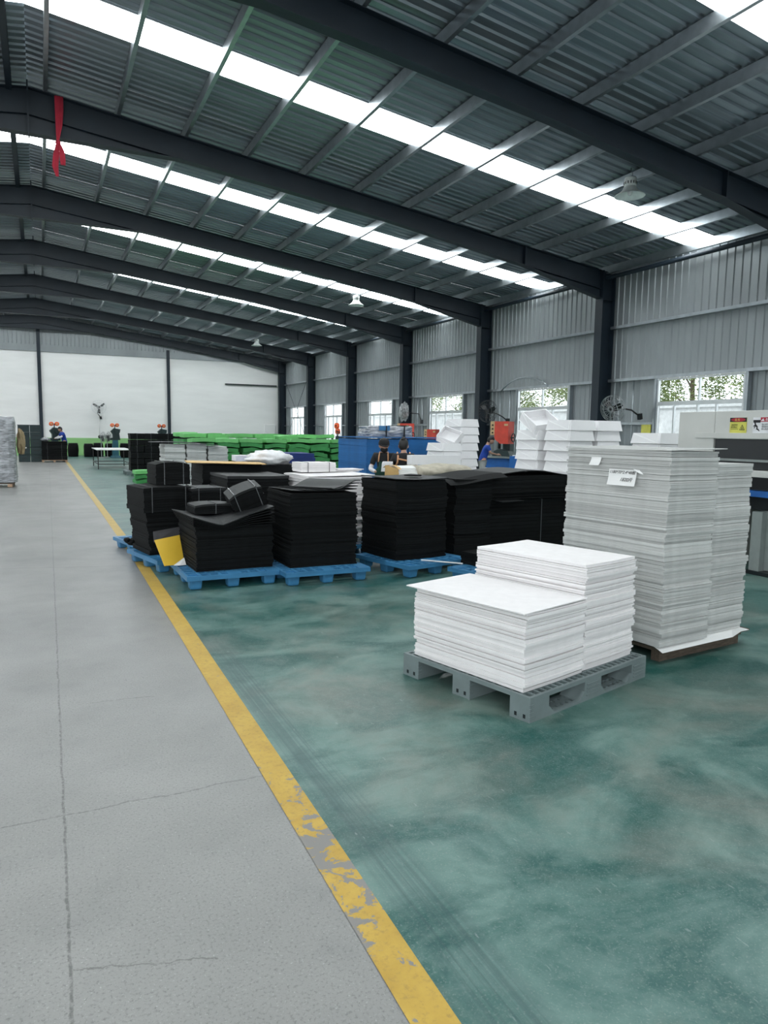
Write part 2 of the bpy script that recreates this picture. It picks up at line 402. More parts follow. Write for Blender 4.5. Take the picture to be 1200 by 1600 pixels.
for k in range(8):
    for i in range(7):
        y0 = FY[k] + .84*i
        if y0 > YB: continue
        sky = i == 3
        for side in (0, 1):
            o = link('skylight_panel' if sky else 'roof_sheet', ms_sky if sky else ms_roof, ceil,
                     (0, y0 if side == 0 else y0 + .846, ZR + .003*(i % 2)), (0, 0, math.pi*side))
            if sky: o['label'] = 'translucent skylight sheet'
# purlins: galvanised channels over the rafters
def channel(b, x, z0, z1, wdt, y0, y1, t=.006, lip=.018, slope=0.0):
    pts = [(x, z0), (x+wdt, z0), (x+wdt, z0+lip), (x+wdt-t, z0+lip), (x+wdt-t, z0+t), (x+t, z0+t), (x+t, z1-t), (x+wdt-t, z1-t), (x+wdt-t, z1-lip), (x+wdt, z1-lip), (x+wdt, z1), (x, z1)]
    P = [(a, y0, c) for a, c in pts] + [(a, y1, c) for a, c in pts]; n = len(pts)
    quads = [(0,1,4,5), (1,2,3,4), (0,5,6,11), (6,7,10,11), (7,8,9,10)]
    F = [(k, (k+1) % n, (k+1) % n+n, k+n) for k in range(n)] + quads + [tuple(i+n for i in reversed(q)) for q in quads]
    return b.add(P, F)
bpur = channel(B(), -.035, 0, .185, .07, 0, YB - YF - .02)
mp_ = bpur.mesh('purlin'); mp_.materials.append(MT['zinc'])
mpd = channel(B(), -.05, -.05, .185, .10, 0, YB - YF - .02).mesh('purlin'); mpd.materials.append(MT['frame'])
for k in range(11):
    xx = .30 + 1.265*k
    link('purlin', mp_, ceil, (xx, YF+.01, rtop(xx)+.002), (0, 0, 0))
    o = link('purlin', mpd if k == 0 else mp_, ceil, (-xx, YF+.01, rtop(xx)+.002))
# purlin cleats on the rafters near the camera are hidden; eave strut and downpipe follow
ob('eave_purlin', channel(B(), 14.02, rtop(14.02)+.0, rtop(14.02)+.20, .09, YF+.01, YB-.01), MT['zinc'], ceil)
pipe = ob('eave_pipe', B().cyl((13.98, YF+.05, 5.80), (13.98, YB-.1, 5.80), .055, n=14), MT['frame'], ceil, smooth=True)

# portal frames: columns and haunched rafters of painted I-section
def plate_xz(b, p, q, y0, y1, t):
    """a flat plate along the segment p-q in the xz plane"""
    d = Vector((q[0]-p[0], q[1]-p[1])).normalized(); n = Vector((-d.y, d.x))*t
    return b.prism([(p[0], p[1]), (q[0], q[1]), (q[0]+n.x, q[1]+n.y), (p[0]+n.x, p[1]+n.y)], y0, y1, 'y')
def frame(y, first):
    t = thing('portal_frame', 'x', 'steel frame', (0, y, 0), kind='structure')
    for s in (1, -1):
        top = [(0, 7.73), (13.95, rtop(13.95))]
        bot = [(13.76, 5.24), (11.2, 5.82), (7.3, 6.40), (2.72, 6.93), (0, 6.93)]
        f = lambda L: [(s*a, z) for a, z in L]
        ob('rafter_web', B().prism(f(top + bot), -.006, .006), MT['frame'], t)
        ob('rafter_top_flange', plate_xz(B(), (0, 7.718), (s*13.95, rtop(13.95)-.012), -.10, .10, .012*s), MT['frame'], t)
        pts = f(bot)
        for a, c in zip(pts[:-1], pts[1:]):
            ob('rafter_bottom_flange', plate_xz(B(), a, c, -.10, .10, -.014*s), MT['frame'], t)
        ob('haunch_plate', plate_xz(B(), (s*2.72, 6.945), (s*.02, 7.27), -.075, .075, .01), MT['frame'], t)
        ob('haunch_plate', plate_xz(B(), (s*11.2, 5.83), (s*13.76, 5.49), -.075, .075, .01), MT['frame'], t)
        # splice plates
        ob('splice_plate', B().box(s*11.19, s*11.22, -.11, .11, 5.83, 6.29), MT['frame'], t)
        c = ob('column', B().prism([(-.006, 0), (.006, 0), (.006, 5.93), (-.006, 5.93)], s*13.77, s*14.18, 'x'), MT['frame'], t)
        ob('column_flange', B().box(s*13.755, s*13.775, -.14, .14, 0, 5.97), MT['frame'], c)
        ob('column_flange', B().box(s*14.17, s*14.19, -.14, .14, 0, 5.93), MT['frame'], c)
        ob('knee_plate', B().box(s*13.775, s*14.17, -.12, .12, 5.20, 5.215), MT['frame'], c)
        ob('base_plate', B().box(s*13.70, s*14.22, -.17, .17, .003, .025), MT['frame'], c)
    ob('ridge_plate', B().box(-.014, .014, -.11, .11, 6.90, 7.84), MT['frame'], t)
    return t
ORD = ['behind the viewer', 'overhead near the viewer', 'nearest the viewer in the photo', 'with the red cloth hanging from it', 'third back from the viewer', 'fourth back from the viewer', 'fifth back from the viewer', 'last before the end wall', 'standing against the white end wall']
fr0 = frame(FY[1], True)
fr0['label'] = 'dark slate steel portal frame ' + ORD[1]
FR = {}
for k in (0, 2, 3, 4, 5, 6, 7, 8):
    FR[k] = dup(fr0, (0, FY[k], 0), 0, 'dark slate steel portal frame ' + ORD[k])
for k in FR: pass

# right wall: ribbed sheets, girts, windows
wr = thing('wall_right', 'grey ribbed metal side wall with galvanised rails and windows', 'wall', kind='structure')
def wall_sheet_mesh(width, z0, z1):
    pr = rib_profile(width, .21, .022, .78); n = len(pr)
    b = B().add([(-zz, yy, z0) for yy, zz in pr] + [(-zz, yy, z1) for yy, zz in pr], [(i, i+1, n+i+1, n+i) for i in range(n-1)])
    me = b.mesh('wall_sheet'); me.materials.append(MT['wallsheet']); return me
cache = {}
def wsheet(y0, w, z0, z1):
    k = (round(w, 3), z0, z1)
    if k not in cache: cache[k] = wall_sheet_mesh(w, z0, z1)
    link('wall_sheet', cache[k], wr, (14.22, y0, 0))
WIN0, WIN1, SILL, HEAD = 1.50, 4.00, .90, 3.00
for k in range(8):
    y0 = FY[k]
    for i in range(7):
        if y0 + .84*i + .84 > YB + .4: continue
        wsheet(y0 + .84*i, .84, 3.05, 6.02)
    for a, w in ((0, .75), (.75, .75), (4.0, .94), (4.94, .94)): wsheet(y0 + a, w, 0.0, 3.05)
    for i in range(3): wsheet(y0 + WIN0 + .8333*i, .8333, 0.0, SILL)
for k in range(8):
    ya, yb = FY[k] + .15, FY[k+1] - .15
    for z in (4.46, 3.05):
        ob('girt', channel(B(), 0, 0, .075, .13, 0, yb-ya).xf(Matrix.Rotation(0, 4, 'Z')), MT['zinc'], wr, (14.06, ya, z-.0375))
    for a, c in ((ya, FY[k]+WIN0-.06), (FY[k]+WIN1+.06, yb)):
        ob('girt', channel(B(), 0, 0, .06, .10, 0, c-a), MT['zinc'], wr, (14.09, a, 1.86))
    for yy in (FY[k]+WIN0-.055, FY[k]+WIN1+.055):
        ob('window_jamb_post', B().box(14.08, 14.19, yy-.035, yy+.035, 0, 3.01), MT['zinc'], wr)
wc = {}
def window(idx, y0):
    t = thing('window_%d' % idx, 'x', 'window', (14.13, y0, 0), kind='structure')
    w = WIN1 - WIN0
    # frame in the y-z plane
    ys = [0, .045, w*.49-.02, w*.49+.02, w-.045, w]; zs = [SILL, SILL+.05, 2.37, 2.43, HEAD-.05, HEAD]
    def turn(b): return b.xf(Matrix(((0,0,1,0),(1,0,0,0),(0,1,0,0),(0,0,0,1))))
    if not wc:
        wc['u'] = turn(B().cells(ys, [2.37, 2.43, HEAD-.04, HEAD], lambda i, j: i in (0, 2, 4) or j in (0, 2), -.03, .03)).mesh('upper_frame')
        ly = [0, .045, w*.29-.02, w*.29+.02, w*.50-.02, w*.50+.02, w*.78-.02, w*.78+.02, w-.045, w]
        wc['l'] = turn(B().cells(ly, [SILL, SILL+.05, 2.33, 2.37], lambda i, j: i % 2 == 0 or j in (0, 2), -.03, .03)).mesh('lower_frame')
        for q in 'ul': wc[q].materials.append(MT['alu'])
        def pane(a, c, z0, z1):
            me = B().box(-.004, .004, a, c, z0, z1).mesh('pane'); me.materials.append(MT['glass']); return me
        wc['p'] = [pane(.045, w*.49-.02, 2.43, HEAD-.04), pane(w*.49+.02, w-.045, 2.43, HEAD-.04)] + \
                  [pane(ly[i], ly[i+1], SILL+.05, 2.33) for i in (1, 3, 5, 7)]
    link('upper_frame', wc['u'], t); link('lower_frame', wc['l'], t)
    for me in wc['p']: link('pane', me, t)
    return t
WL = {2: 'aluminium window above the off-white machine, leaves behind its upper panes', 3: 'aluminium window behind the tall open foam boxes', 4: 'aluminium window behind the small stack of foam boxes',
      5: 'aluminium window above the grey wrapped pile on blue foam', 6: 'second aluminium window from the white end wall', 7: 'aluminium window nearest the white end wall', 0: 'aluminium window behind the viewer', 1: 'aluminium window beside the viewer to the right'}
for k in range(8): window(k+1, FY[k]+WIN0)['label'] = WL[k]
# conduits beside the columns and above one window
for yy in (14.75, 14.25, 20.3, 19.75, 26.2, 25.8):
    ob('conduit', B().cyl((14.12, yy, .1), (14.12, yy, 3.02), .016, n=8), MT['zinc'], wr, smooth=True)
pts = [(14.05, 20.15 - 2.6*t_, 3.02 + .36*math.sin(math.pi*min(1, t_*1.05))**.8) for t_ in [i/16 for i in range(16)]]
ob('bent_conduit', B().tube(pts, .022, 8), MT['zinc'], wr, smooth=True)
# cross bracing in the last bay
for p0, p1 in (((14.0, 39.0, 5.0), (14.0, 44.0, .5)), ((14.02, 44.0, 5.0), (14.02, 39.0, .5))):
    ob('brace_rod', B().cyl(p0, p1, .012, n=6), MT['frame'], wr, smooth=True)

# end wall
wb = ob('wall_back', B().box(-14.3, 14.3, YB, YB+.2, 0, 5.76), MT['whitewall'])
tag(wb, 'white painted end wall with a light green band along the floor', 'wall', kind='structure')
ob('green_dado', B().box(-14.2, 14.2, YB-.012, YB-.001, .0, 1.0), MT['dado'], wb)
ob('ledge_strip', B().box(-14.2, 14.2, YB-.06, YB-.001, 5.76, 6.12), MT['wallsheet'], wb)
pr = []
xg = [-14.2 + .21*i for i in range(136)]
P = []; F = []
for i in range(len(xg)-1):
    for a, d in ((0, 0), (.155, 0), (.17, .022), (.195, .022)):
        xx = xg[i] + a; P += [(xx, YB-.01-d, 6.12), (xx, YB-.01-d, rtop(xx)+.2)]
n = len(P)//2
F = [(2*i, 2*i+2, 2*i+3, 2*i+1) for i in range(n-1)]
ob('gable_sheet', B().add(P, F), MT['wallsheet'], wb)
for xx in (.06, 7.0, -7.0):
    ob('wall_post', B().box(xx-.09, xx+.09, YB-.13, YB-.10, 0, rtop(xx)-.6).box(xx-.006, xx+.006, YB-.10, YB-.02, 0, rtop(xx)-.6), MT['frame'], wb)
ob('panel_box', B().box(12.9, 13.6, YB-.1, YB-.001, 1.05, 1.95), MT['whitewall'], wb, bevel=.01)
ob('wall_rail', B().box(10.4, 13.7, YB-.10, YB-.03, 4.36, 4.44), MT['dark'], wb)

# unseen walls: left side with windows, front with the open gate behind the viewer
ys = [YF] + sorted([v_ for k in range(8) for v_ in (FY[k]+.9, FY[k]+5.0)]) + [YB]
b = B().cells(ys, [0, .8, 3.4, 6.05], lambda i, j: not (i % 2 == 1 and j == 1), 0, .06)
b.xf(Matrix(((0,0,1,-14.28),(1,0,0,0),(0,1,0,0),(0,0,0,1))))
tag(ob('wall_left', b, MT['wallsheet']), 'grey metal side wall left of the aisle with window openings', 'wall', kind='structure')
b = B().cells([-14.3, -7.5, 1.5, 6, 12, 14.3], [0, 1.0, 3.2, 4.9, 6.0], lambda i, j: not ((i == 1 and j < 3) or (i == 3 and j == 1)), 0, .06)
b.xf(Matrix(((1,0,0,0),(0,0,1,YF-.06),(0,1,0,0),(0,0,0,1))))
b.prism([(-14.3, 6.0), (14.3, 6.0), (0, 7.95)], YF-.06, YF)
tag(ob('wall_front', b, MT['wallsheet']), 'grey metal end wall behind the viewer with an open gate', 'wall', kind='structure')

# daylight portals at the openings (they only steer the sampling of the sky)
def portal(loc, rot, sx_, sy_):
    L = bpy.data.lights.new('daylight_portal', 'AREA'); L.shape = 'RECTANGLE'; L.size = sx_; L.size_y = sy_; L.cycles.is_portal = True
    o = link('daylight_portal', L, None, loc, rot); return o
portal((-3, YF-.1, 2.45), (R(90), 0, 0), 9, 4.9)
portal((9, YF-.1, 2.1), (R(90), 0, 0), 6, 2.2)
for k in range(8):
    portal((-14.35, FY[k]+2.95, 2.1), (0, R(-90), 0), 2.6, 4.1)
    portal((14.3, FY[k]+2.75, 1.95), (0, R(90), 0), 2.1, 2.5)

# outside
yd = ob('yard', B().box(-60, 60, -40, 90, -.30, -.16), MT['yard']); tag(yd, 'grey concrete yard outside the windows', 'ground', kind='structure')
bw = thing('boundary_wall', 'white rendered wall seen through the side windows', 'wall', (20.6, 0, -.16), kind='structure')
ob('wall_body', B().box(0, .3, -5, 60, 0, 2.75), MT['render'], bw)
ob('coping', B().box(-.08, .38, -5, 60, 2.75, 2.86), MT['render'], bw)
def tree(loc, h, rad, seed, label):
    rn = random.Random(seed)
    t = thing('tree', label, 'tree', loc, 0, 'trees outside the windows')
    b = B().tube([(0,0,0), (.05,.03,h*.3), (0,.1,h*.6), (.1,0,h*.9)], .1, 8, rs=[.16,.13,.09,.03])
    ob('trunk', b, MT['bark'], t, smooth=True)
    for k in range(4):
        a = rn.random()*6.28; z = h*(.3+.12*k)
        ob('branch', B().tube([(.03,.05,z), (math.cos(a)*rad*.4, math.sin(a)*rad*.4, z+.5), (math.cos(a)*rad*.7, math.sin(a)*rad*.7, z+.9)], .05, 6, rs=[.06,.04,.015]), MT['bark'], t, smooth=True)
    P = []; F = []
    cl = [(rn.gauss(0, rad*.42), rn.uniform(-rad*.95, rad*.95), h*(.22+.76*rn.random())) for _ in range(110)]
    for i in range(9500):
        c = rn.choice(cl); q = Vector((c[0]+rn.gauss(0,.33), c[1]+rn.gauss(0,.33), c[2]+rn.gauss(0,.28)))
        u = Vector((rn.gauss(0,1), rn.gauss(0,1), rn.gauss(0,.6))).normalized(); w = u.cross(Vector((rn.gauss(0,1), rn.gauss(0,1), rn.gauss(0,1)))).normalized()
        l = .05+.05*rn.random(); o = len(P)
        P += [q, q+u*l+w*l*.42, q+u*l*2, q+u*l-w*l*.42]; F.append((o, o+1, o+2, o+3))
    cr = ob('crown', B().add(P, F), MT['leaf'], t); cr['kind'] = 'stuff'
for i, (xx, yy, h_, r_) in enumerate(((24.0, 17.2, 6.6, 2.1), (23.6, 20.8, 6.8, 2.2), (24.2, 24.4, 6.2, 2.1), (23.9, 28.6, 6.8, 2.2), (24.2, 33.5, 6.4, 2.0), (24.4, 39.0, 6.6, 1.9), (24.5, 45.0, 6.5, 2.1))):
    tree((xx+1.7, yy*1.06, -.16), h_, r_, 40+i, 'leafy tree beyond the outside wall, ' + ['behind the window over the off-white machine', 'second from the window over the off-white machine', 'behind the window with the bent conduit', 'second past the window with the bent conduit', 'behind the window over the small foam boxes', 'behind the window over the blue foam pile', 'furthest along the wall'][i])

# ================================================================== SHEET STACKS AND PALLETS
def sheet_b(w, d, t, warp=None, nx=6, ny=5):
    """a foam sheet lying flat, its lower face at z = 0 before warping"""
    P = []; F = []
    for k in (0, 1):
        for j in range(ny+1):
            for i in range(nx+1):
                x_ = w*(i/nx-.5); y_ = d*(j/ny-.5); z_ = t*k + (warp(x_/w, y_/d) if warp else 0)
                P.append((x_, y_, z_))
    n = (nx+1)*(ny+1); q = lambda k, i, j: k*n + j*(nx+1)+i
    for j in range(ny):
        for i in range(nx):
            F.append((q(1,i,j), q(1,i+1,j), q(1,i+1,j+1), q(1,i,j+1))); F.append((q(0,i,j), q(0,i,j+1), q(0,i+1,j+1), q(0,i+1,j)))
    for i in range(nx):
        F.append((q(0,i,0), q(0,i+1,0), q(1,i+1,0), q(1,i,0))); F.append((q(0,i+1,ny), q(0,i,ny), q(1,i,ny), q(1,i+1,ny)))
    for j in range(ny):
        F.append((q(0,0,j+1), q(0,0,j), q(1,0,j), q(1,0,j+1))); F.append((q(0,nx,j), q(0,nx,j+1), q(1,nx,j+1), q(1,nx,j)))
    return B().add(P, F)
def stack(name, label, cat, group, c, rz, w, d, z0, z1, t, m, seed=1, jit=.006, warp=0.0, wobble=0.0, top=None, rj=.004, drift=(0,0), cyc=None):
    """separate sheets piled on each other: each one an object, meshes shared"""
    rn = random.Random(seed)
    ph = rn.random()*6
    wf = (lambda u, v: warp*(math.cos((u)*5+ph)*.5 + (u*u+v*v)*1.6 - .3 + .3*math.sin(v*6+ph))) if warp else None
    ms = []
    for q in (.75, 1.0, 1.35):
        for dw in (0, .006, .013):
            me = sheet_b(w-dw, d-dw*.7, t*q, wf).mesh(name); me.materials.append(m); ms.append((t*q, me))
    z = z0; dx = dy = 0.0; last = None; n = 0; res = []
    while z < z1 - t*.6:
        tt, me = rn.choice(ms)
        dx = dx*.8 + rn.gauss(0, wobble) ; dy = dy*.8 + rn.gauss(0, wobble)
        fr_ = (z-z0)/max(.01, z1-z0)
        lx = dx + rn.uniform(-jit, jit) + drift[0]*fr_; ly = dy + rn.uniform(-jit, jit) + drift[1]*fr_
        off = Matrix.Rotation(rz, 3, 'Z') @ Vector((lx, ly, 0))
        o = link(name, me, None, (c[0]+off.x, c[1]+off.y, z), (0, 0, rz + rn.uniform(-rj, rj)))
        tag(o, label, cat, group); last = o; res.append(o); z += tt + rn.choice((.0006, .0006, .0012, .0028)); n += 1
    if top: last['label'] = top; 
    if top and 'group' in last: del last['group']
    return z, res

# --- grey plastic pallet with two stacks of white foam
def rc(o, rz, u, v): return (o[0] + u*math.cos(rz) - v*math.sin(rz), o[1] + u*math.sin(rz) + v*math.cos(rz))
PG = (2.335, 2.985); AG = R(14.9)
gp = thing('plastic_pallet', 'grey-green plastic pallet under the two white foam stacks in front', 'pallet', (PG[0], PG[1], .002), AG)
LW, LD = 1.20, 1.02
def lines(parts):
    r_ = [0.0]
    for a in parts: r_.append(r_[-1]+a)
    return r_
# deck: a moulded grid
xs = [0, .02]; 
while xs[-1] < LW-.07: xs += [xs[-1]+.038, xs[-1]+.052]
xs = [x_ for x_ in xs if x_ < LW-.02] + [LW-.02, LW]
ys = [0, .02]
while ys[-1] < LD-.07: ys += [ys[-1]+.05, ys[-1]+.068]
ys = [y_ for y_ in ys if y_ < LD-.02] + [LD-.02, LD]
nX, nY = len(xs)-1, len(ys)-1
def solid(i, j):
    if i in (0, nX-1) or j in (0, nY-1): return True
    cx, cy = (xs[i]+xs[i+1])/2, (ys[j]+ys[j+1])/2
    if abs(cx-LW/2) < .05: return j % 2 == 0 or i % 2 == 0
    return i % 2 == 0 or j % 2 == 0
ob('deck', B().cells(xs, ys, solid, .118, .142), MT['greypl'], gp)
def block(x0, x1, y0, y1):
    b = B(); w_, d_ = x1-x0, y1-y0
    # walls of a hollow leg
    xs_ = [x0, x0+.012, x1-.012, x1]; ys_ = [y0, y0+.012, y1-.012, y1]
    b.cells(xs_, ys_, lambda i, j: not (i == 1 and j == 1), .012, .118)
    return b
bx = ((0, .17), (.515, .685), (LW-.17, LW)); by = ((0, .14), (.44, .58), (LD-.14, LD))
for a, c in bx:
    for d_, e_ in by:
        bl = ob('block', block(a, c, d_, e_), MT['greypl'], gp)
        if d_ == 0 or a == 0:
            for q in range(4): ob('rib', B().box(a-.003 if a == 0 else a+.02, a+.03 if a == 0 else c-.02, d_-.004, d_+.004, .03+.022*q, .036+.022*q), MT['greypl'], bl)
        if a == 0:
            for yy in (.03, .09): ob('slot', B().box(-.002, .002, d_+yy, d_+yy+.016, .018, .040), MT['mdark'], bl)
# bottom runners with holes, along the long side
for d_, e_ in by:
    xr = [0]
    for s0, s1 in ((.17, .515), (.685, LW-.17)):
        xr.append(s0); k_ = 7
        for q in range(k_): st = (s1-s0)/k_; xr += [s0+st*q+st*.3, s0+st*q+st*.7]
        xr.append(s1)
    xr.append(LW)
    yr = [d_, d_+.03, d_+.055, d_+.085, d_+.11, e_]
    xi = {round(v_, 5): i for i, v_ in enumerate(xr)}
    def run(i, j):
        cx = (xr[i]+xr[i+1])/2
        if .17 < cx < .515 or .685 < cx < LW-.17: return not (j in (1, 3) and (i % 2 == 0 if cx < .55 else i % 2 == 1)) 
        return True
    ob('runner', B().cells(xr, yr, run, .0, .013), MT['greypl'], gp)
    for s0, s1 in ((.17, .515), (.685, LW-.17)):
        for sgn, xx in ((1, s0), (-1, s1)):
            ob('fillet', B().prism([(xx, .013), (xx+sgn*.05, .013), (xx, .06)], d_, e_), MT['greypl'], gp)
zt, SW1 = stack('white_foam_sheet', 'white foam sheet in the low stack on the grey plastic pallet', 'foam sheet', 'low white stack in front',
      rc(PG, AG, .30, .505), AG, .565, .885, .146, .588, .0135, MT['white'], 11, .007, .002, .0022, rj=.006)
o = link('white_foam_sheet', sheet_b(.60, .93, .006).mesh('white_foam_sheet'), None, (*rc(PG, AG, .282, .52), zt+.006), (0, R(-.3), AG+.012)); o.data.materials.append(MT['white'])
tag(o, 'top sheet of the low white foam stack, overhanging its left edge', 'foam sheet')
zt, SW2 = stack('white_foam_sheet', 'white foam sheet in the taller stack on the grey plastic pallet', 'foam sheet', 'taller white stack in front',
      rc(PG, AG, .875, .515), AG, .555, .875, .146, .795, .0135, MT['white'], 12, .007, .002, .0022, rj=.006,
      top='top sheet of the taller white foam stack on the grey plastic pallet')

# --- wooden pallet with two tall stacks of pale grey foam
PT = (3.75, 3.42); AT = R(6.0)
wp = thing('wooden_pallet', 'weathered wooden pallet under the tall pale grey foam stacks', 'pallet', (*rc(PT, AT, .075, .045), .002), AT)
for k in range(3): ob('stringer', B().box(.0, .93, .01+.42*k, .08+.42*k, .0, .07), MT['wood'], wp, bevel=.004)
for k in range(6): ob('board', B().box(-.01+.165*k, .115+.165*k, -.01+.006*(k % 2), .95, .071, .092), MT['wood'], wp, bevel=.003)
ob('protruding_board', B().box(.88, 1.02, -.02, .94, .0925, .108), MT['wood'], wp, bevel=.003)
b = sheet_b(1.0, 1.0, .003, lambda u, v: -.028*max(0, -v-.43)/.07 if u < .4 else 0, 10, 14)
o = ob('liner_sheet', b, MT['paper'], None, (*rc(PT, AT, .50, .475), .125), (0, 0, AT)); tag(o, 'thin white liner sheet between wooden pallet and grey foam stacks', 'sheet')
z1t, ST1 = stack('grey_foam_sheet', 'pale grey foam sheet in the tallest stack, the one with paper notes', 'foam sheet', 'tallest pale grey stack',
      rc(PT, AT, .265, .46), AT, .53, .92, .130, 1.468, .0170, MT['grey'], 21, .0055, .003, .0022, rj=.004)
b = sheet_b(.60, .95, .006, lambda u, v: .012*u - .004*math.cos(v*4), 6, 6)
o = ob('grey_foam_sheet', b, MT['grey'], None, (*rc(PT, AT, .29, .455), z1t+.008), (0, 0, AT-.015)); tag(o, 'loose top sheet of the tallest pale grey stack, jutting out to the right', 'foam sheet')
z2t, ST2 = stack('grey_foam_sheet', 'pale grey foam sheet in the slightly shorter stack beside the notes', 'foam sheet', 'second pale grey stack',
      rc(PT, AT, .77, .49), AT, .455, .92, .130, 1.375, .0170, MT['grey'], 22, .0055, .003, .0022, rj=.004,
      top='top sheet of the slightly shorter pale grey foam stack')
# paper notes on the left face of the tall stack
def text_mesh(txt, size, mat_, shear=0.0, spacing=1.0):
    cu = bpy.data.curves.new('writing', 'FONT'); cu.body = txt; cu.size = size; cu.shear = shear; cu.space_character = spacing; cu.extrude = .0003
    o_ = bpy.data.objects.new('writing', cu); COL.objects.link(o_)
    dg = bpy.context.evaluated_depsgraph_get(); me = bpy.data.meshes.new_from_object(o_.evaluated_get(dg))
    bpy.data.objects.remove(o_); me.materials.clear(); me.materials.append(mat_); return me
nx_ = 3.688
def note(y0, y1, z0, z1, curl, label, lines_):
    """paper hanging on the stack's left face (facing -x); local u runs from high y to low y"""
    w_, h_ = y0-y1, z1-z0
    P = []; F = []; K = 6
    for k in range(K+1):
        f_ = k/K; zz = h_*(1-f_); xx = -curl*f_*f_
        P += [(xx, 0, zz), (xx, -w_, zz)]
    F = [(2*k, 2*k+1, 2*k+3, 2*k+2) for k in range(K)]
    P += [(p_[0]+.0012, p_[1], p_[2]) for p_ in P]; n_ = 2*(K+1)
    F += [tuple(i+n_ for i in reversed(q)) for q in F]
    F += [(0, n_, n_+1, 1), (2*K, 2*K+1, n_+2*K+1, n_+2*K)] + [(2*k, 2*k+2, n_+2*k+2, n_+2*k) for k in range(K)] + [(2*k+1, n_+2*k+1, n_+2*k+3, 2*k+3) for k in range(K)]
    o_ = ob('paper_note', B().add(P, F), MT['paper'], None, (nx_ - .01, y0, z0), (0, 0, AT)); tag(o_, label, 'note')
    for txt, sz, u, f_ in lines_:
        me = text_mesh(txt, sz, MT['ink'], .35)
        zz = h_*(1-f_); xx = -curl*f_*f_
        sl = math.atan2(2*curl*f_, h_)
        l_ = link('handwriting', me, o_, (xx-.0035, -u, zz), (0, 0, 0))
        l_.rotation_euler = Matrix(((0, math.sin(sl), -math.cos(sl)), (-1, 0, 0), (0, math.cos(sl), math.sin(sl)))).to_euler()
note(3.905, 3.665, 1.213, 1.325, .022, 'white paper note with two lines of handwriting on the tallest grey stack', [('1180*70*2.4*48板', .030, .006, .26), ('1820片', .036, .105, .72)])
note(4.09, 3.998, 1.345, 1.418, .03, 'small blank curling paper slip near the top of the tallest grey stack', [])
b = B().add([(0,0,0), (-.012,-.07,-.028), (-.010,-.105,-.034), (-.004,-.06,-.006), (.002,0,0), (-.010,-.07,-.026), (-.008,-.105,-.032), (-.002,-.06,-.004)], [(0,1,2,3), (7,6,5,4), (0,4,5,1), (1,5,6,2), (2,6,7,3), (3,7,4,0)])
tag(ob('paper_strip', b, MT['paper'], None, (nx_-.012, 3.675, 1.335)), 'thin white strip sticking out beside the handwritten note', 'paper')

# --- blue nine-legged pallets
def blue_pallet_parts(t, w, d):
    xs = [0, .025, .12]; n_ = 7; st = (w-.24)/n_
    for k in range(n_): xs += [.12+st*k+.03, .12+st*(k+1)]
    xs += [w-.025, w]
    ys = [0, .025, .12]; m_ = 7; st2 = (d-.24)/m_
    for k in range(m_): ys += [.12+st2*k+.03, .12+st2*(k+1)]
    ys += [d-.025, d]
    a, c = len(xs)-1, len(ys)-1
    def fl_(i, j):
        if i == 0 or j == 0 or i == a-1 or j == c-1: return True
        if abs((xs[i]+xs[i+1])/2 - w/2) < .04: return True
        return not ((i % 2 == 1) and (j % 2 == 1))
    ob('deck', B().cells(xs, ys, fl_, .118, .140), MT['bluepl'], t)
    ob('rim', B().cells([0, .012, w-.012, w], [0, .012, d-.012, d], lambda i, j: not (i == 1 and j == 1), .095, .119), MT['bluepl'], t)
    lg = B().taper((0,0,0), (.11,.11), (0,0,.117), (.135,.135)).mesh('leg', bevel=.02); lg.materials.append(MT['bluepl'])
    wl = B().taper((0,0,.121), (.10,.10), (0,0,.126), (.135,.135)).mesh('corner_well'); wl.materials.append(MT['bluepl'])
    for xx in (.095, w/2, w-.095):
        for yy in (.095, d/2, d-.095):
            link('leg', lg, t, (xx, yy, .0))
            if xx != w/2 and yy != d/2: link('corner_well', wl, t, (xx, yy, 0))
bp0 = thing('blue_pallet', 'blue plastic pallet under the low black stack with draped sheets', 'pallet', (1.225, 6.90, .002), R(1.0))
blue_pallet_parts(bp0, .935, .96)
def bpal(c, rz, label): return dup(bp0, (*c, .002), rz, label)
bpal((2.165, 6.72), R(.5), 'blue plastic pallet under the square black stack in the middle of the front row')
bpal((3.50, 6.61), R(14), 'blue plastic pallet under the taller black stack left of the white foam')
bpal((4.13, 5.52), R(15.5), 'blue plastic pallet half hidden behind the low white foam stack')
bpal((1.09, 7.885), R(13), 'blue plastic pallet standing on the yellow line beside the yellow sheet')
bpal((1.03, 8.99), R(13), 'furthest left blue plastic pallet reaching over the yellow line')
bpal((1.94, 8.72), R(0), 'blue plastic pallet hidden under the wide black stack behind')
bpal((2.885, 8.14), R(0), 'blue plastic pallet under the white sheet stack behind the black ones')

ZD = .144
BL = 'black foam sheet in the '
z, S1 = stack('black_foam_sheet', BL + 'low front stack on the leftmost front pallet', 'foam sheet', 'low black front stack', (1.745, 7.52), R(2), .80, .80, ZD, .60, .0175, MT['black'], 31, .006, .0, .003)
zS1 = z
z, S2 = stack('black_foam_sheet', BL + 'square stack in the middle of the front row', 'foam sheet', 'middle black front stack', (2.665, 7.37), R(.5), .755, .80, ZD, .915, .0175, MT['black'], 32, .007, .010, .004)
zS2 = z
z, S3 = stack('black_foam_sheet', BL + 'taller front stack left of the white foam', 'foam sheet', 'right black front stack', (3.80, 7.35), R(7), .70, .74, ZD, 1.035, .0175, MT['black'], 33, .006, .008, .004)
zS3 = z
z, S4 = stack('black_foam_sheet', BL + 'stack between the taller front one and the strapped block', 'foam sheet', 'black stack behind the white stick', (4.625, 7.55), R(1), .52, .78, .004, 1.03, .026, MT['black'], 34, .010, .006, .006)
zS4 = z
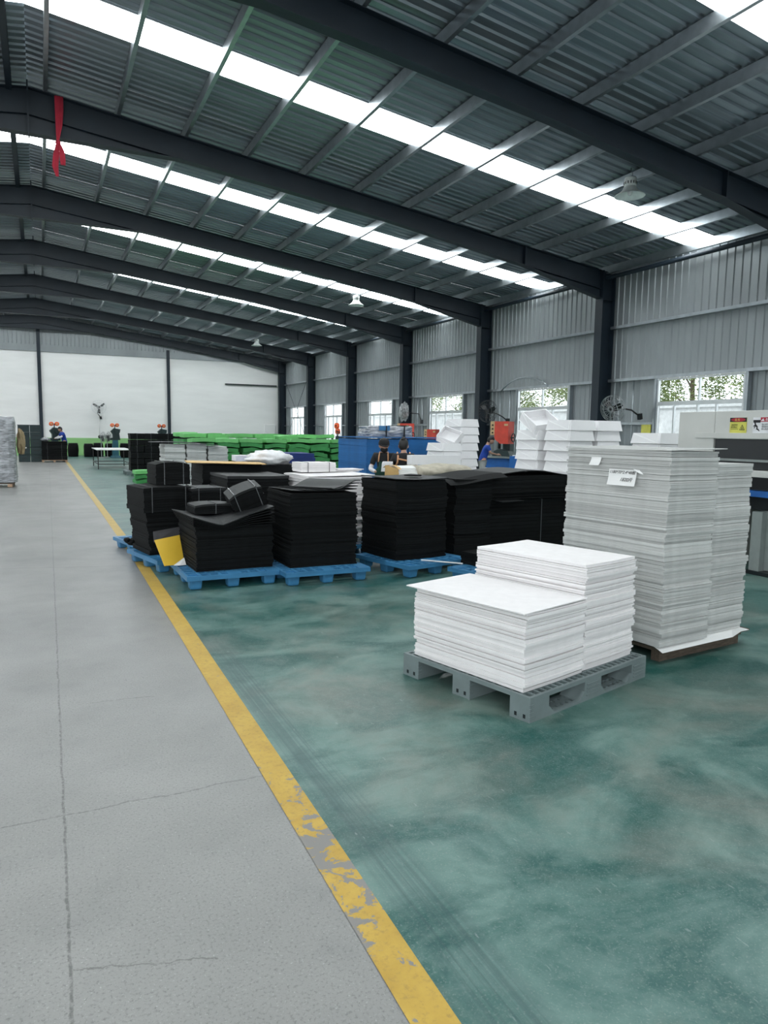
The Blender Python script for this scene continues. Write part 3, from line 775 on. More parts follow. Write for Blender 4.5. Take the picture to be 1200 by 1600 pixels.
z, S6 = stack('black_foam_sheet', BL + 'wide stack behind the tilted bundle', 'foam sheet', 'wide black stack behind', (2.445, 9.17), R(1), .80, .92, ZD, 1.005, .026, MT['black'], 36, .006, .006, .003,
      top='grey-black top sheet of the wide black stack behind the tilted bundle')
S6[-1].data = S6[-1].data.copy(); S6[-1].data.materials[0] = MT['blacktop']
z, S7 = stack('black_foam_sheet', BL + 'rear stack under the tan board', 'foam sheet', 'rear black stack', (2.36, 10.10), R(0), .82, .80, .004, 1.055, .05, MT['black'], 37, .006, .004, .003)
zS7 = z
b = sheet_b(1.06, .62, .008, lambda u, v: -.025*(u+.5), 8, 3)
tag(ob('tan_board', b, MT['tanboard'], None, (2.31, 9.93, zS7+.034), (0, 0, R(-7))), 'tan board lying on the rear black stack', 'board')
# the small low pile and stick on the half hidden pallet
stack('black_foam_sheet', BL + 'knee-high pile beside the taller white stack', 'foam sheet', 'small black pile', (4.42, 6.42), R(15), .50, .46, ZD, .26, .022, MT['black'], 38, .008, .004, .004)
tag(ob('stick', B().cyl((3.78, 6.86, .152), (4.10, 6.50, .152), .008, n=8), MT['paper'], None, (0,0,0)), 'thin white stick lying on a blue pallet', 'stick')

# loose upper sheets
def draped(name, w, d, t, loc, rz, fn, m, label, nx=14, ny=12):
    o_ = ob(name, sheet_b(w, d, t, fn, nx, ny), m, None, loc, (0, 0, rz), smooth=False); return tag(o_, label, 'foam sheet')
rn = random.Random(5)
for k in range(4):
    # on the middle stack: fanned loose sheets, corner lifted
    draped('black_foam_sheet', .74-.10*k, .76, .008, (2.68+.035*k, 7.40-.01*k, zS2+.018+.0125*k), R(2+7*k), lambda u, v, k=k: .010*k*(u+.5)+.05*(u*u)-.02*v-.012+.01*k*math.sin(u*5), MT['blacktop'],
           'loose black sheet on the middle front stack, ' + ['lowest of the fanned ones', 'second of the fanned ones', 'third of the fanned ones', 'topmost of the fanned ones'][k])
for k in range(6):
    # on the low stack: bowed sheets sagging in the middle with raised ends
    draped('black_foam_sheet', .84, .82, .010, (1.735-.008*k, 7.50-.012*k, zS1+.024+.0122*k), R(2+.6*k),
           lambda u, v, k=k: (.012+.018*k)*(abs(u+.18)**1.4)*2.0 - .05*max(0, -v-.28)/.22*max(0, 1-abs(u+.15)*3) - .02, MT['blacktop'] if k == 5 else MT['black'],
           'bowed black sheet on the low front stack, ' + ['lowest of six', 'second of six', 'third of six', 'fourth of six', 'fifth of six', 'topmost of six'][k])
draped('black_foam_sheet', .72, .76, .008, (3.80, 7.35, zS3+.022), R(7), lambda u, v: .05*u*u-.01, MT['blacktop'], 'dished top sheet of the taller front black stack')
tag(ob('foam_offcut', B().lathe([(0, 0), (.10, 0), (.105, .006), (.10, .012), (0, .012)], 16), MT['black'], None, (3.86, 7.25, zS3+.042), smooth=True), 'small round black offcut on the taller front stack', 'offcut')
draped('black_foam_sheet', .85, .80, .008, (4.66, 7.50, zS4+.020), R(4), lambda u, v: .03*u+.025*math.sin(u*4)-.05*max(0, -v-.34)/.16, MT['black'], 'black sheet drooping over the stack beside the strapped block')

# --- bundles: sheets tied with straps
def bundle(label, loc, rot, w, d, h, n=9, straps=((-.28, 'x'), (.28, 'x')), seed=1, group=None, m='black', sm='strap', bow=.0, topm=None):
    rn = random.Random(seed)
    t = thing('foam_bundle', label, 'foam bundle', loc, 0, group); t.rotation_euler = rot
    th = h/n
    for k in range(n):
        q = sheet_b(w - rn.uniform(0, .012), d - rn.uniform(0, .012), th*.94, (lambda u, v: -bow*(abs(u*2)**3)*(k/n)) if bow else None, 6, 2)
        s_ = ob('sheet', q, MT[topm] if topm and k == n-1 else MT[m], t, (rn.uniform(-.005, .005), rn.uniform(-.005, .005), th*k))
    for a, ax in straps:
        e_ = .004; sw = .009
        if ax == 'x':
            xs_ = [a*w-sw/2, a*w+sw/2]; b_ = B().cells([-d/2-e_, -d/2-.002, d/2+.002, d/2+e_], [-.002, .0, h-.002, h+e_*.6], lambda i, j: not (i == 1 and j == 1), xs_[0], xs_[1])
            b_.xf(Matrix(((0,0,1,0),(1,0,0,0),(0,1,0,0),(0,0,0,1))))
        else:
            xs_ = [a*d-sw/2, a*d+sw/2]; b_ = B().cells([-w/2-e_, -w/2-.002, w/2+.002, w/2+e_], [-.002, .0, h-.002, h+e_*.6], lambda i, j: not (i == 1 and j == 1), xs_[0], xs_[1])
            b_.xf(Matrix(((1,0,0,0),(0,0,1,0),(0,1,0,0),(0,0,0,1))))
        ob('strap', b_, MT[sm], t)
    return t
# left pile: sheets on the pallet by the yellow line, bundles on top
z, S0 = stack('black_foam_sheet', BL + 'pile under the taped bundles by the yellow line', 'foam sheet', 'black pile by the yellow line', (1.255, 8.62), R(10), .52, .63, ZD, .635, .022, MT['black'], 41, .007, .0, .004, drift=(-.03, 0))
zS0 = z
for k, a in enumerate((.20,)): pass
bundle('wide taped black bundle on the pile by the yellow line', (1.22, 8.58, zS0+.003), (0, 0, R(11)), .56, .62, .285, 10, ((-.33, 'x'), (.36, 'x')), 3, bow=.01)
bundle('upper taped black bundle crowning the pile by the yellow line', (1.36, 8.78, zS0+.292), (0, 0, R(5)), .40, .46, .262, 9, ((-.25, 'x'), (.30, 'x')), 4, bow=.03)
bundle('flat taped black bundle between the pile and the wide black stack', (1.71, 8.44, .70), (0, 0, R(5)), .42, .46, .20, 7, ((-.30, 'x'), (.30, 'x')), 5, bow=.008, topm='blacktop')
stack('black_foam_sheet', BL + 'low stack hidden under the flat taped bundle', 'foam sheet', 'black stack under the flat bundle', (1.76, 8.50), R(8), .36, .50, ZD, .695, .06, MT['black'], 43, .005)
bundle('low black bundle with silver tape lying in the bowed sheets', (1.60, 7.56, zS1+.098), (0, 0, R(3)), .42, .36, .105, 5, ((.02, 'x'),), 6, bow=.02, topm='blacktop')
bundle('tilted taped black bundle leaning on the bowed sheets', (2.00, 7.46, zS1+.118), (R(8), R(-22), R(-6)), .36, .36, .27, 12, ((-.32, 'x'), (.34, 'x')), 7, bow=.03, topm='blacktop')
# scraps, yellow and grey sheets at the pallet edge
b = B(); 
for k in range(9): b.ball((.02*k-.08, .03*math.sin(k*2), .02+.018*math.cos(k*1.7)+.02), (.045, .06, .03), 8, 6, lambda q, k=k: 1+.35*mnoise.noise(q*2.3+Vector((k, 0, 0))))
tag(ob('foam_scrap', b, MT['black'], None, (.98, 9.02, ZD+.02)), 'ragged black foam scrap on the furthest left blue pallet', 'scrap')
def leaning(name, pts, t, m, label):
    """a thin sheet through four corner points with thickness"""
    p = [Vector(q) for q in pts]; n_ = (p[1]-p[0]).cross(p[3]-p[0]).normalized()*t
    b_ = B().add(p + [q+n_ for q in p], [(0,1,2,3), (7,6,5,4), (0,4,5,1), (1,5,6,2), (2,6,7,3), (3,7,4,0)])
    return tag(ob(name, b_, m), label, 'sheet')
leaning('yellow_sheet', [(1.045, 7.74, .395), (1.325, 7.86, .42), (1.325, 7.58, .150), (1.11, 7.52, .152)], .006, MT['yellowcard'], 'bright yellow sheet leaning beside the low black front stack')
leaning('white_sheet', [(1.20, 7.52, .151), (1.325, 7.60, .215), (1.33, 7.52, .151), (1.26, 7.50, .151)], .003, MT['paper'], 'small white sheet corner below the yellow sheet')
leaning('grey_sheet', [(1.05, 7.86, .47), (1.34, 7.93, .50), (1.335, 7.90, .36), (1.05, 7.81, .36)], .006, MT['greysheet'], 'dark grey sheet behind the yellow sheet')

# strapped black block and the sheets on it
bundle('large black strapped block left of the tall grey stacks', (5.56, 7.68, .004), (0, 0, R(1)), 1.34, .80, .745, 16, ((-.49, 'x'), (.14, 'x')), 51, sm='greystrap')
z, S5 = stack('black_foam_sheet', BL + 'layer lying on the large strapped block', 'foam sheet', 'black sheets on the strapped block', (5.56, 7.66), R(1), 1.34, .86, .757, 1.045, .022, MT['black'], 52, .014, .010, .008, rj=.010)
draped('black_foam_sheet', 1.30, .80, .008, (5.60, 7.66, z+.03), R(-1), lambda u, v: .03*math.cos(u*6)-.02*u, MT['blacktop'], 'wavy top sheet on the black layer of the strapped block')
draped('black_foam_sheet', .40, .35, .006, (5.15, 7.28, .752), R(14), lambda u, v: -.02*max(0, -v), MT['blacktop'], 'small loose black flap above the strapped block')

# --- white sheet stack behind the black ones
z, S8 = stack('white_foam_sheet', 'white foam sheet in the stack behind the middle black stack', 'foam sheet', 'white stack in the second row', (3.33, 8.63), R(1), .86, .92, ZD, 1.00, .016, MT['white'], 61, .010, .004, .005, rj=.008)
zW = z
draped('white_foam_sheet', .90, .86, .006, (3.36, 8.62, z+.012), R(2), lambda u, v: .012*u, MT['white'], 'loose top sheet of the white stack behind the middle black stack')
bundle('small taped white bundle on the second-row white stack', (3.27, 8.95, zW+.03), (0, 0, R(2)), .50, .34, .125, 8, ((-.30, 'x'), (.30, 'x')), 62, m='white', sm='strap')
for k in range(3):
    draped('white_foam_sheet', .40, .30, .008, (3.68+.03*k, 8.98, zW+.028+.012*k), R(4*k), None, MT['white'], 'short white strip right of the small taped bundle, ' + ['lowest of three', 'middle of three', 'topmost of three'][k], 3, 2)
leaning('white_sheet', [(3.60, 8.16, .93), (3.86, 8.22, .915), (3.86, 8.32, .915), (3.60, 8.30, .93)], .005, MT['paper'], 'white sheet corner poking out between white stack and black stack')

# ================================================================== MIDDLE AND FAR STOCK
# crumpled white bag
def crumple(c, r, seed, amp=.35, nu=28, nv=18):
    return B().ball(c, r, nu, nv, lambda q: 1 + amp*(mnoise.noise(q*2.2+Vector((seed, 0, 0))) + .5*mnoise.noise(q*6+Vector((0, seed, 0)))))
b = crumple((0, 0, .085), (.34, .22, .115), 3.1)
tag(ob('plastic_bag', b, MT['bag'], None, (3.06, 10.35, 1.065), smooth=True), 'crumpled white plastic bag on the stock behind the tan board', 'bag')
stack('black_foam_sheet', BL + 'pile under the crumpled white bag', 'foam sheet', 'pile under the bag', (3.20, 10.50), 0, .84, .62, .004, 1.05, .07, MT['black'], 71, .006)
# navy foam, white board, thin blue sheets
z, _ = stack('navy_foam_slab', 'navy blue foam slab in the low stack behind the crumpled bag', 'foam slab', 'navy stack', (3.97, 12.35), 0, .88, .70, .004, 1.15, .055, MT['navyfoam'], 72, .012, .006)
b = sheet_b(.50, .40, .10); tag(ob('white_board', b, MT['box'], None, (3.33, 12.55, 1.02), (0, 0, R(-3))), 'white foam block left of the navy stack', 'foam block')
stack('blue_foam_sheet', 'thin blue foam sheet under the white block beside the navy stack', 'foam sheet', 'blue sheets beside the navy stack', (3.10, 12.10), 0, .80, .9, .004, 1.015, .04, MT['navyfoam'], 73, .006)

# pale grey bales with a board on top
GWX = ((2.50, 'leftmost of the three pale bales under the grey board'), (2.97, 'middle one of the three pale bales under the grey board'), (3.45, 'rightmost of the three pale bales, beside the green foam'))
for k, (x0, lb) in enumerate(GWX):
    stack('grey_foam_sheet', 'pale grey sheet in the ' + lb, 'foam sheet', 'pale bale ' + ['left', 'middle', 'right'][k], (x0+.225, 16.90), 0, .45, .80, .004, (1.215, 1.21, 1.17)[k], .05, MT['grey'], 80+k, .010, .004, .004)
b = sheet_b(1.50, .72, .012, lambda u, v: -.05*abs(u)**2*2 + .02*u*-1, 8, 3)
tag(ob('grey_board', b, MT['greysheet'], None, (2.96, 16.78, 1.262), (0, R(1.5), R(-2))), 'thin dark grey board across the three pale bales', 'board')

# far black bales on a grey pallet
t = thing('plastic_pallet', 'grey plastic pallet under the far black bales beside the work table', 'pallet', (2.55, 25.2, .002), R(0))
ob('deck', B().cells(lines([.1]*13), lines([.1]*13), lambda i, j: i % 2 == 0 or j % 2 == 0, .11, .14), MT['greypl'], t)
for i in range(3):
    for j in range(3): ob('block', B().box(.02+.56*i, .16+.56*i, .02+.56*j, .16+.56*j, 0, .11), MT['greypl'], t)
for c_ in range(2):
    for k in range(6):
        bundle('tied black foam bale in the far stack beside the work table', (2.94+.46*c_, 25.75, .145+.213*k), (0, 0, R(random.uniform(-2, 2))), .45, .72, .20, 3, ((0.0, 'x'),), 90+k+10*c_, group='far black bales by the work table', sm='greystrap')
for c_ in range(4):
    for k in range(6):
        bundle('tied black foam bale in the far row behind the pale bales', (3.72+.48*c_, 27.3, .004+.236*k), (0, 0, R(random.uniform(-2, 2))), .47, .72, .222, 3, ((0.0, 'x'),), 120+k+10*c_, group='far row of black bales', sm='greystrap')

# green foam stacks
def slab_mesh(seed, w, d, t):
    rn_ = random.Random(seed); a, c_, e_ = rn_.uniform(-.05, .05), rn_.uniform(-.05, .05), rn_.uniform(0, .035)
    return sheet_b(w, d, t, lambda u, v: a*u + c_*v + e_*math.cos(u*6), 5, 4).mesh('green_foam_slab')
gms = []
for k in range(5):
    me = slab_mesh(k, .57, .72, .105); me.materials.append(MT['green']); gms.append(me)
gtop = slab_mesh(9, .58, .74, .10); gtop.materials.append(MT['greenlit'])
GX = [3.78, 4.40, 5.05, 5.66, 6.36, 6.90, 7.56]
GL = ['by the pale bales', 'second along from the pale bales', 'third along from the pale bales', 'fourth along from the pale bales', 'fifth along from the pale bales', 'sixth along from the pale bales', 'next to the blue foam']
for k, xx in enumerate(GX):
    zz = .004; n_ = 11
    for j in range(n_):
        last = j == n_-1
        o = link('green_foam_slab', gtop if last else gms[(j*3+k) % 5], None, (xx+random.uniform(-.03, .03), 18.85+random.uniform(-.03, .03), zz+.02), (R(random.uniform(-1.5, 1.5)), R(random.uniform(-2.5, 2.5)), R(random.uniform(-7, 7))))
        tag(o, 'green foam slab in the front column ' + GL[k], 'foam slab', 'green column ' + GL[k])
        zz += .122
    for r_ in (1, 2):
        o = link('green_foam_slab', gtop, None, (xx-.1+random.uniform(-.05, .05), 18.85+.85*r_, 1.33+.02*r_+random.uniform(-.02, .02)), (R(random.uniform(-2, 2)), R(random.uniform(-3, 3)), R(random.uniform(-5, 5))))
        tag(o, 'green foam slab on the rear columns ' + GL[k], 'foam slab', 'rear green tops ' + GL[k])
        me = sheet_b(.56, .74, 1.30).mesh('green_foam_column'); me.materials.append(MT['green'])
        o = link('green_foam_column', me, None, (xx-.1, 18.85+.85*r_, .004)); tag(o, 'rear column of green foam ' + GL[k], 'foam column', 'rear green columns ' + GL[k])
for j in range(3):
    o = link('green_foam_slab', gtop if j == 2 else gms[j], None, (2.70, 21.75, .02+.125*j), (0, R((-2, 2, -1)[j]), R((2, -3, 1)[j]))); tag(o, 'green foam slab in the knee-high pile beyond the taped bundles, ' + ['lowest', 'middle', 'topmost'][j], 'foam slab')

# big blue foam block: two columns of slabs
for c_, (x0, w_) in enumerate(((5.86, .94), (6.81, .94))):
    stack('blue_foam_slab', 'blue foam slab in the ' + ('left' if c_ == 0 else 'right') + ' half of the big blue block behind the workers', 'foam slab', 'blue block ' + ('left' if c_ == 0 else 'right'), (x0+w_/2, 13.75), 0, w_, 1.5, .004, 1.44, .055, MT['bluefoam'], 140+c_, .006, .003)
b = sheet_b(2.0, 1.55, .02); tag(ob('blue_foam_sheet', b, MT['bluefoam'], None, (6.88, 13.74, 1.448), (0, 0, 0)), 'wide thin blue sheet covering the big blue block', 'foam sheet')
# grey wrapped pile on it
t = thing('wrapped_pile', 'pile of goods wrapped in crinkled grey film on the big blue block', 'wrapped pile', (6.62, 13.72, 1.472), 0)
def wrapped(w, d, h, seed, amp=.05):
    def fn(u, v): return 0
    P = []; F = []; nu, nv = 40, 14
    for j in range(nv+1):
        for i in range(nu):
            a = 2*math.pi*i/nu; ca, sa = math.cos(a), math.sin(a)
            k_ = 1/max(abs(ca)**6+abs(sa)**6, 1e-6)**(1/6)
            x_, y_ = ca*k_*w/2, sa*k_*d/2; z_ = h*j/nv
            q = Vector((x_*4, y_*4, z_*9+seed)); nz_ = 1 + amp*(mnoise.noise(q)+.6*mnoise.noise(q*2.7))
            s_ = 1 if j < nv else .96
            P.append((x_*nz_*s_, y_*nz_*s_, z_ + (.03*mnoise.noise(Vector((x_*5, y_*5, seed))) if j == nv else 0)))
    F = [(j*nu+i, j*nu+(i+1) % nu, (j+1)*nu+(i+1) % nu, (j+1)*nu+i) for j in range(nv) for i in range(nu)]
    c0 = len(P); P.append((0, 0, h+.01)); P.append((0, 0, 0))
    F += [(nv*nu+i, nv*nu+(i+1) % nu, c0) for i in range(nu)] + [((i+1) % nu, i, c0+1) for i in range(nu)]
    return B().add(P, F)
ob('film_wrap', wrapped(1.02, .8, .215, 2.0, .06), MT['film'], t)
ob('blue_label', B().box(-.34, -.10, -.43, -.41, .13, .225), MT['bluepl'], t)
for xx in (-.18, .24): ob('tie', B().box(xx-.012, xx+.012, -.435, -.42, .0, .23), MT['blackmetal'], t)
ob('dark_fold', B().box(.10, .42, -.30, .1, .215, .24), MT['mdark'], t)

# beige tarpaulin bundle on white sheets
stack('white_foam_sheet', 'white foam sheet in the stack under the tarpaulin bundle', 'foam sheet', 'stack under the tarpaulin bundle', (5.28, 9.46), R(1), 1.2, .72, .004, .875, .03, MT['white'], 151, .008, .003)
t = thing('tarpaulin_bundle', 'roll of white sheets wrapped in crumpled beige tarpaulin', 'bundle', (5.30, 9.44, .885), R(1))
for k in range(7): ob('rolled_sheet', sheet_b(.40-.012*k, .46-.03*k, .020, lambda u, v: -.035*abs(v*2)**2.5, 3, 8), MT['paper'], t, (-.43+.008*(k % 2), 0, .040+.0215*k))
P = []; F = []; nu, nv = 26, 22
for i in range(nv+1):
    f_ = i/nv; xx = -.30 + .86*f_
    for k in range(nu):
        a = 2*math.pi*k/nu; rr = 1 + .14*mnoise.noise(Vector((xx*5, math.cos(a)*2, math.sin(a)*2))) + (.10*math.exp(-((f_-.92)/.07)**2))
        P.append((xx, math.cos(a)*.35*rr, max(.002, .10+math.sin(a)*.105*rr+.012*math.sin(xx*9))))
F = [(i*nu+k, i*nu+(k+1) % nu, (i+1)*nu+(k+1) % nu, (i+1)*nu+k) for i in range(nv) for k in range(nu)]
F += [tuple(range(nu)), tuple(reversed(range(nv*nu, (nv+1)*nu)))]
ob('tarpaulin', B().add(P, F), MT['cloth'], t, smooth=True)
ob('wrapper_edge', sheet_b(.05, .50, .006, lambda u, v: -.045*abs(v*2)**2.5, 2, 10), MT['tanboard'], t, (-.628, 0, .192))
ob('wrapper_end', B().add([(-.652, -.25, .0), (-.640, -.25, .0), (-.640, .20, .0), (-.652, .20, .0), (-.652, -.22, .155), (-.640, -.22, .155), (-.640, .18, .19), (-.652, .18, .19)], [(0,3,2,1),(4,5,6,7),(0,1,5,4),(1,2,6,5),(2,3,7,6),(3,0,4,7)]), MT['tanboard'], t)

# white foam boxes: flared sides, fold seams on the long side
def foam_box(label, loc, rot, w=.47, d=.62, h=.168, group=None):
    t = thing('foam_box', label, 'foam box', loc, 0, group); t.rotation_euler = rot
    if 'fb' not in MESH:
        f_ = .035; k_ = .022
        a0, b0, a1, b1 = w/2+f_, d/2+f_*.4, w/2-.004, d/2-.004
        P = []
        for (x_, y_, z_) in ((a0, b0, 0), (a1, b1, h), (a1-k_, b1-k_, h), (a0-k_-f_*.7, b0-k_, .03)):
            P += [(-x_, -y_, z_), (x_, -y_, z_), (x_, y_, z_), (-x_, y_, z_)]
        F = [(3, 2, 1, 0), (12, 13, 14, 15)]
        for r_ in range(3):
            for q in range(4): F.append((r_*4+q, r_*4+(q+1) % 4, r_*4+4+(q+1) % 4, r_*4+4+q))
        MESH['fb'] = B().add(P, F).mesh('shell'); MESH['fb'].materials.append(MT['box'])
        def bar(y0_, z0_, y1_, z1_, wd=.014):
            fx = lambda z_: -(a0 + (a1-a0)*z_/h)
            dv = Vector((y1_-y0_, z1_-z0_)).normalized(); nn = Vector((-dv.y, dv.x))*wd/2
            pts = [(y0_+nn.x, z0_+nn.y), (y1_+nn.x, z1_+nn.y), (y1_-nn.x, z1_-nn.y), (y0_-nn.x, z0_-nn.y)]
            m_ = B().add([(fx(z_)-.004, y_, z_) for y_, z_ in pts] + [(fx(z_)+.004, y_, z_) for y_, z_ in pts], [(0,1,2,3), (7,6,5,4), (0,4,5,1), (1,5,6,2), (2,6,7,3), (3,7,4,0)]).mesh('fold_seam')
            m_.materials.append(MT['seam']); return m_
        MESH['seams'] = [bar(d/2-.02, h-.012, -d/2+.05, .012), bar(-d/2+.05, h-.012, -d/2+.05, .012), bar(d/2-.02, .010, -d/2+.02, .010)]
    link('shell', MESH['fb'], t)
    for me in MESH['seams']: link('fold_seam', me, t)
    return t
MESH = {}
def table(label, x0, x1, y0, y1, h):
    t = thing('packing_table', label, 'table', (x0, y0, .002))
    ob('table_top', B().box(0, x1-x0, 0, y1-y0, h-.04, h), MT['tabletop'], t)
    for xx in (.03, x1-x0-.07):
        for yy in (.03, y1-y0-.07): ob('leg', B().box(xx, xx+.04, yy, yy+.04, 0, h-.04), MT['tubedark'], t)
    return t
table('packing table under the tall foam box stacks', 7.45, 8.98, 8.95, 10.7, .775)
hb = .172
for nm, xx, yy, top in (('left', 7.985, 10.26, 1.72), ('middle', 8.045, 9.51, 1.80), ('right', 8.63, 9.51, 1.84)):
    n_ = round((top-.79)/hb)
    for k in range(n_):
        foam_box('white foam box in the ' + nm + ' column of the tall stacks', (xx+random.uniform(-.012, .012), yy+random.uniform(-.015, .015), .780+hb*k), (0, 0, R(random.uniform(-1.2, 1.2))), group='tall foam boxes, ' + nm + ' column')
foam_box('open white foam box tipped up on top of the tall stacks', (7.98, 10.22, 1.72), (R(24), R(-8), R(-14)))
foam_box('loose white foam box at the foot of the tall stacks', (7.28, 10.2, .80), (0, R(3), R(20)))
table('packing table under the loose foam box', 6.90, 7.40, 9.9, 10.45, .785)
# boxes lying to the right
table('packing table under the reclining foam boxes', 8.55, 9.95, 8.05, 8.85, 1.26)
for k, (xx, dz) in enumerate(((8.95, 0), (9.55, -.01))):
    foam_box('white foam box lying behind the tall grey stacks, ' + ['nearer the column', 'nearer the machine'][k], (xx, 8.45, 1.27+.175), (0, 0, R(-3)))
    foam_box('lower white foam box behind the tall grey stacks, ' + ['nearer the column', 'nearer the machine'][k], (xx, 8.45, 1.27), (0, 0, R(-3)))
# smaller group in the middle
table('packing table under the small foam box stacks', 6.20, 7.55, 10.68, 12.0, .66)
for nm, xx, yy, top, in (('tall', 7.15, 11.50, 1.82), ('low', 6.47, 10.98, 1.34)):
    n_ = round((top-.67)/.145)
    for k in range(n_):
        o = foam_box('white foam box in the ' + nm + ' column behind the tarpaulin bundle', (xx+random.uniform(-.01, .01), yy, .665+.146*k), (0, 0, R(random.uniform(-1.5, 1.5))), group='small foam boxes, ' + nm + ' column')
        o.scale = (.72, .92, .84)
o = foam_box('open white foam box tipped on its corner above the small stacks', (6.66, 11.10, 1.47), (R(25), R(-42), R(15))); o.scale = (.6, .62, .75)
b = sheet_b(.95, .14, .155); tag(ob('white_foam_block', b, MT['box'], None, (5.87, 10.28, 1.045), (0, 0, R(1))), 'long white foam block behind the tarpaulin bundle', 'foam block')
table('packing table under the long white foam block', 5.80, 6.35, 10.2, 10.52, 1.04)

# ================================================================== MACHINES, FANS, LAMPS
# off-white press by the right edge; its face looks across the aisle (towards -x)
t = thing('press_machine', 'large off-white press with warning signs behind the tall grey stacks', 'machine', (7.3, 3.0, .002))
ob('end_frame', B().box(0, 1.9, 3.03, 3.56, 0, 1.868), MT['beige'], t, bevel=.008)
ob('top_beam', B().box(.0, 1.9, -1.2, 3.025, 1.54, 1.868), MT['beige'], t, bevel=.008)
ob('cover_panel', B().box(-.012, -.001, -1.15, 3.29, 1.548, 1.612), MT['beige'], t, bevel=.002)
ob('platen', B().box(.02, 1.85, -1.2, 3.02, 1.30, 1.54), MT['mdark'], t, bevel=.006)
ob('guide_rail', B().box(.0, .06, -1.2, 3.02, 1.285, 1.312), MT['mgrey'], t)
ob('lower_platen', B().box(.06, 1.85, -1.2, 3.02, 1.195, 1.285), MT['mdark'], t)
ob('bed_edge', B().box(-.03, 1.85, -1.2, 3.02, 1.115, 1.19), MT['beige'], t, bevel=.005)
ob('recess', B().box(.25, 1.85, -1.2, 3.02, .72, 1.11), MT['mdark'], t)
ob('blue_bar', B().box(.12, .25, -1.2, 3.02, .88, .95), MT['blue'], t)
ob('lower_panel', B().box(.10, 1.85, -1.2, 2.45, .05, .72), MT['mgrey'], t, bevel=.006)
ob('leg_post', B().box(.02, .14, 2.33, 2.46, .0, .72), MT['mgrey'], t, bevel=.004)
ob('foot_plate', B().box(.0, 1.7, -1.2, 2.5, .0, .045), MT['mdark'], t)
def sign(label, y_hi, y_lo, z0, z1, face):
    """a thin plate on the machine's face; u runs right as the viewer sees it"""
    o_ = ob('warning_sign', B().box(-.004, 0, -(y_hi-y_lo), 0, 0, z1-z0), face, None, (7.3-.016 if z0 < 1.612 else 7.3-.003, y_hi, z0)); return tag(o_, label, 'sign')
ROT = Matrix(((0, 0, -1), (-1, 0, 0), (0, 1, 0))).to_euler()
def put(parent, me, u, z, name='lettering', d=.0055):
    o_ = link(name, me, parent, (-d, -u, z)); o_.rotation_euler = ROT; return o_
def flat(pts, m, d=.0015):
    me = B().prism(pts, 0, d, 'z').mesh('mark'); me.materials.append(m); return me
s1 = sign('yellow warning sign with red header and triangle on the off-white press', 5.812, 5.592, 1.613, 1.790, MT['signyellow'])
put(s1, flat([(0, .128), (.22, .128), (.22, .177), (0, .177)], MT['ink'], .0008), 0, 0, 'header', .005)
put(s1, flat([(.11+.095*math.cos(a), .1525+.021*math.sin(a)) for a in [2*math.pi*k/24 for k in range(24)]], MT['signred'], .0008), 0, 0, 'header_oval', .0062)
put(s1, text_mesh('危 险', .030, MT['signyellow']), .066, .1415, d=.008)
put(s1, text_mesh('高温危险', .021, MT['ink']), .022, .086)
put(s1, text_mesh('请勿靠近！', .021, MT['ink']), .014, .060)
put(s1, flat([(.014, .043), (.115, .043), (.115, .047), (.014, .047)], MT['ink'], .0008), 0, 0, 'rule')
put(s1, flat([(.130, .034), (.200, .034), (.165, .098)], MT['ink'], .0008), 0, 0, 'triangle', .005)
put(s1, flat([(.141, .040), (.189, .040), (.165, .084)], MT['signyellow'], .0008), 0, 0, 'triangle_field', .006)
put(s1, flat([(.158, .042), (.172, .042), (.169, .060), (.165, .074), (.160, .060)], MT['ink'], .0008), 0, 0, 'flame', .007)
s2 = sign('white warning sign with black falling figure and red header at the right edge', 5.512, 5.15, 1.613, 1.790, MT['signwhite'])
put(s2, flat([(.095, .128), (.36, .128), (.36, .177), (.095, .177)], MT['signred'], .0008), 0, 0, 'header', .005)
put(s2, flat([(.006, .118), (.095, .118), (.095, .148), (.006, .148)], MT['ink'], .0008), 0, 0, 'bar')
put(s2, flat([(.098, .136), (.144, .136), (.128, .166)], MT['signwhite'], .0008), 0, 0, 'triangle', .0065)
put(s2, text_mesh('危险', .034, MT['signwhite']), .155, .139, d=.007)
for k_, tx in enumerate(('当心挤压', '请勿将手', '伸入机内')): put(s2, text_mesh(tx, .022, MT['ink']), .110, .090-.026*k_)
fig = [(.018, .118), (.036, .118), (.040, .100), (.058, .084), (.066, .070), (.060, .055), (.074, .048), (.092, .026), (.084, .022), (.066, .036), (.046, .042), (.050, .062), (.036, .078), (.022, .052), (.016, .056), (.026, .082), (.008, .072), (.006, .080), (.026, .096)]
put(s2, flat(fig, MT['ink'], .0008), 0, 0, 'figure')

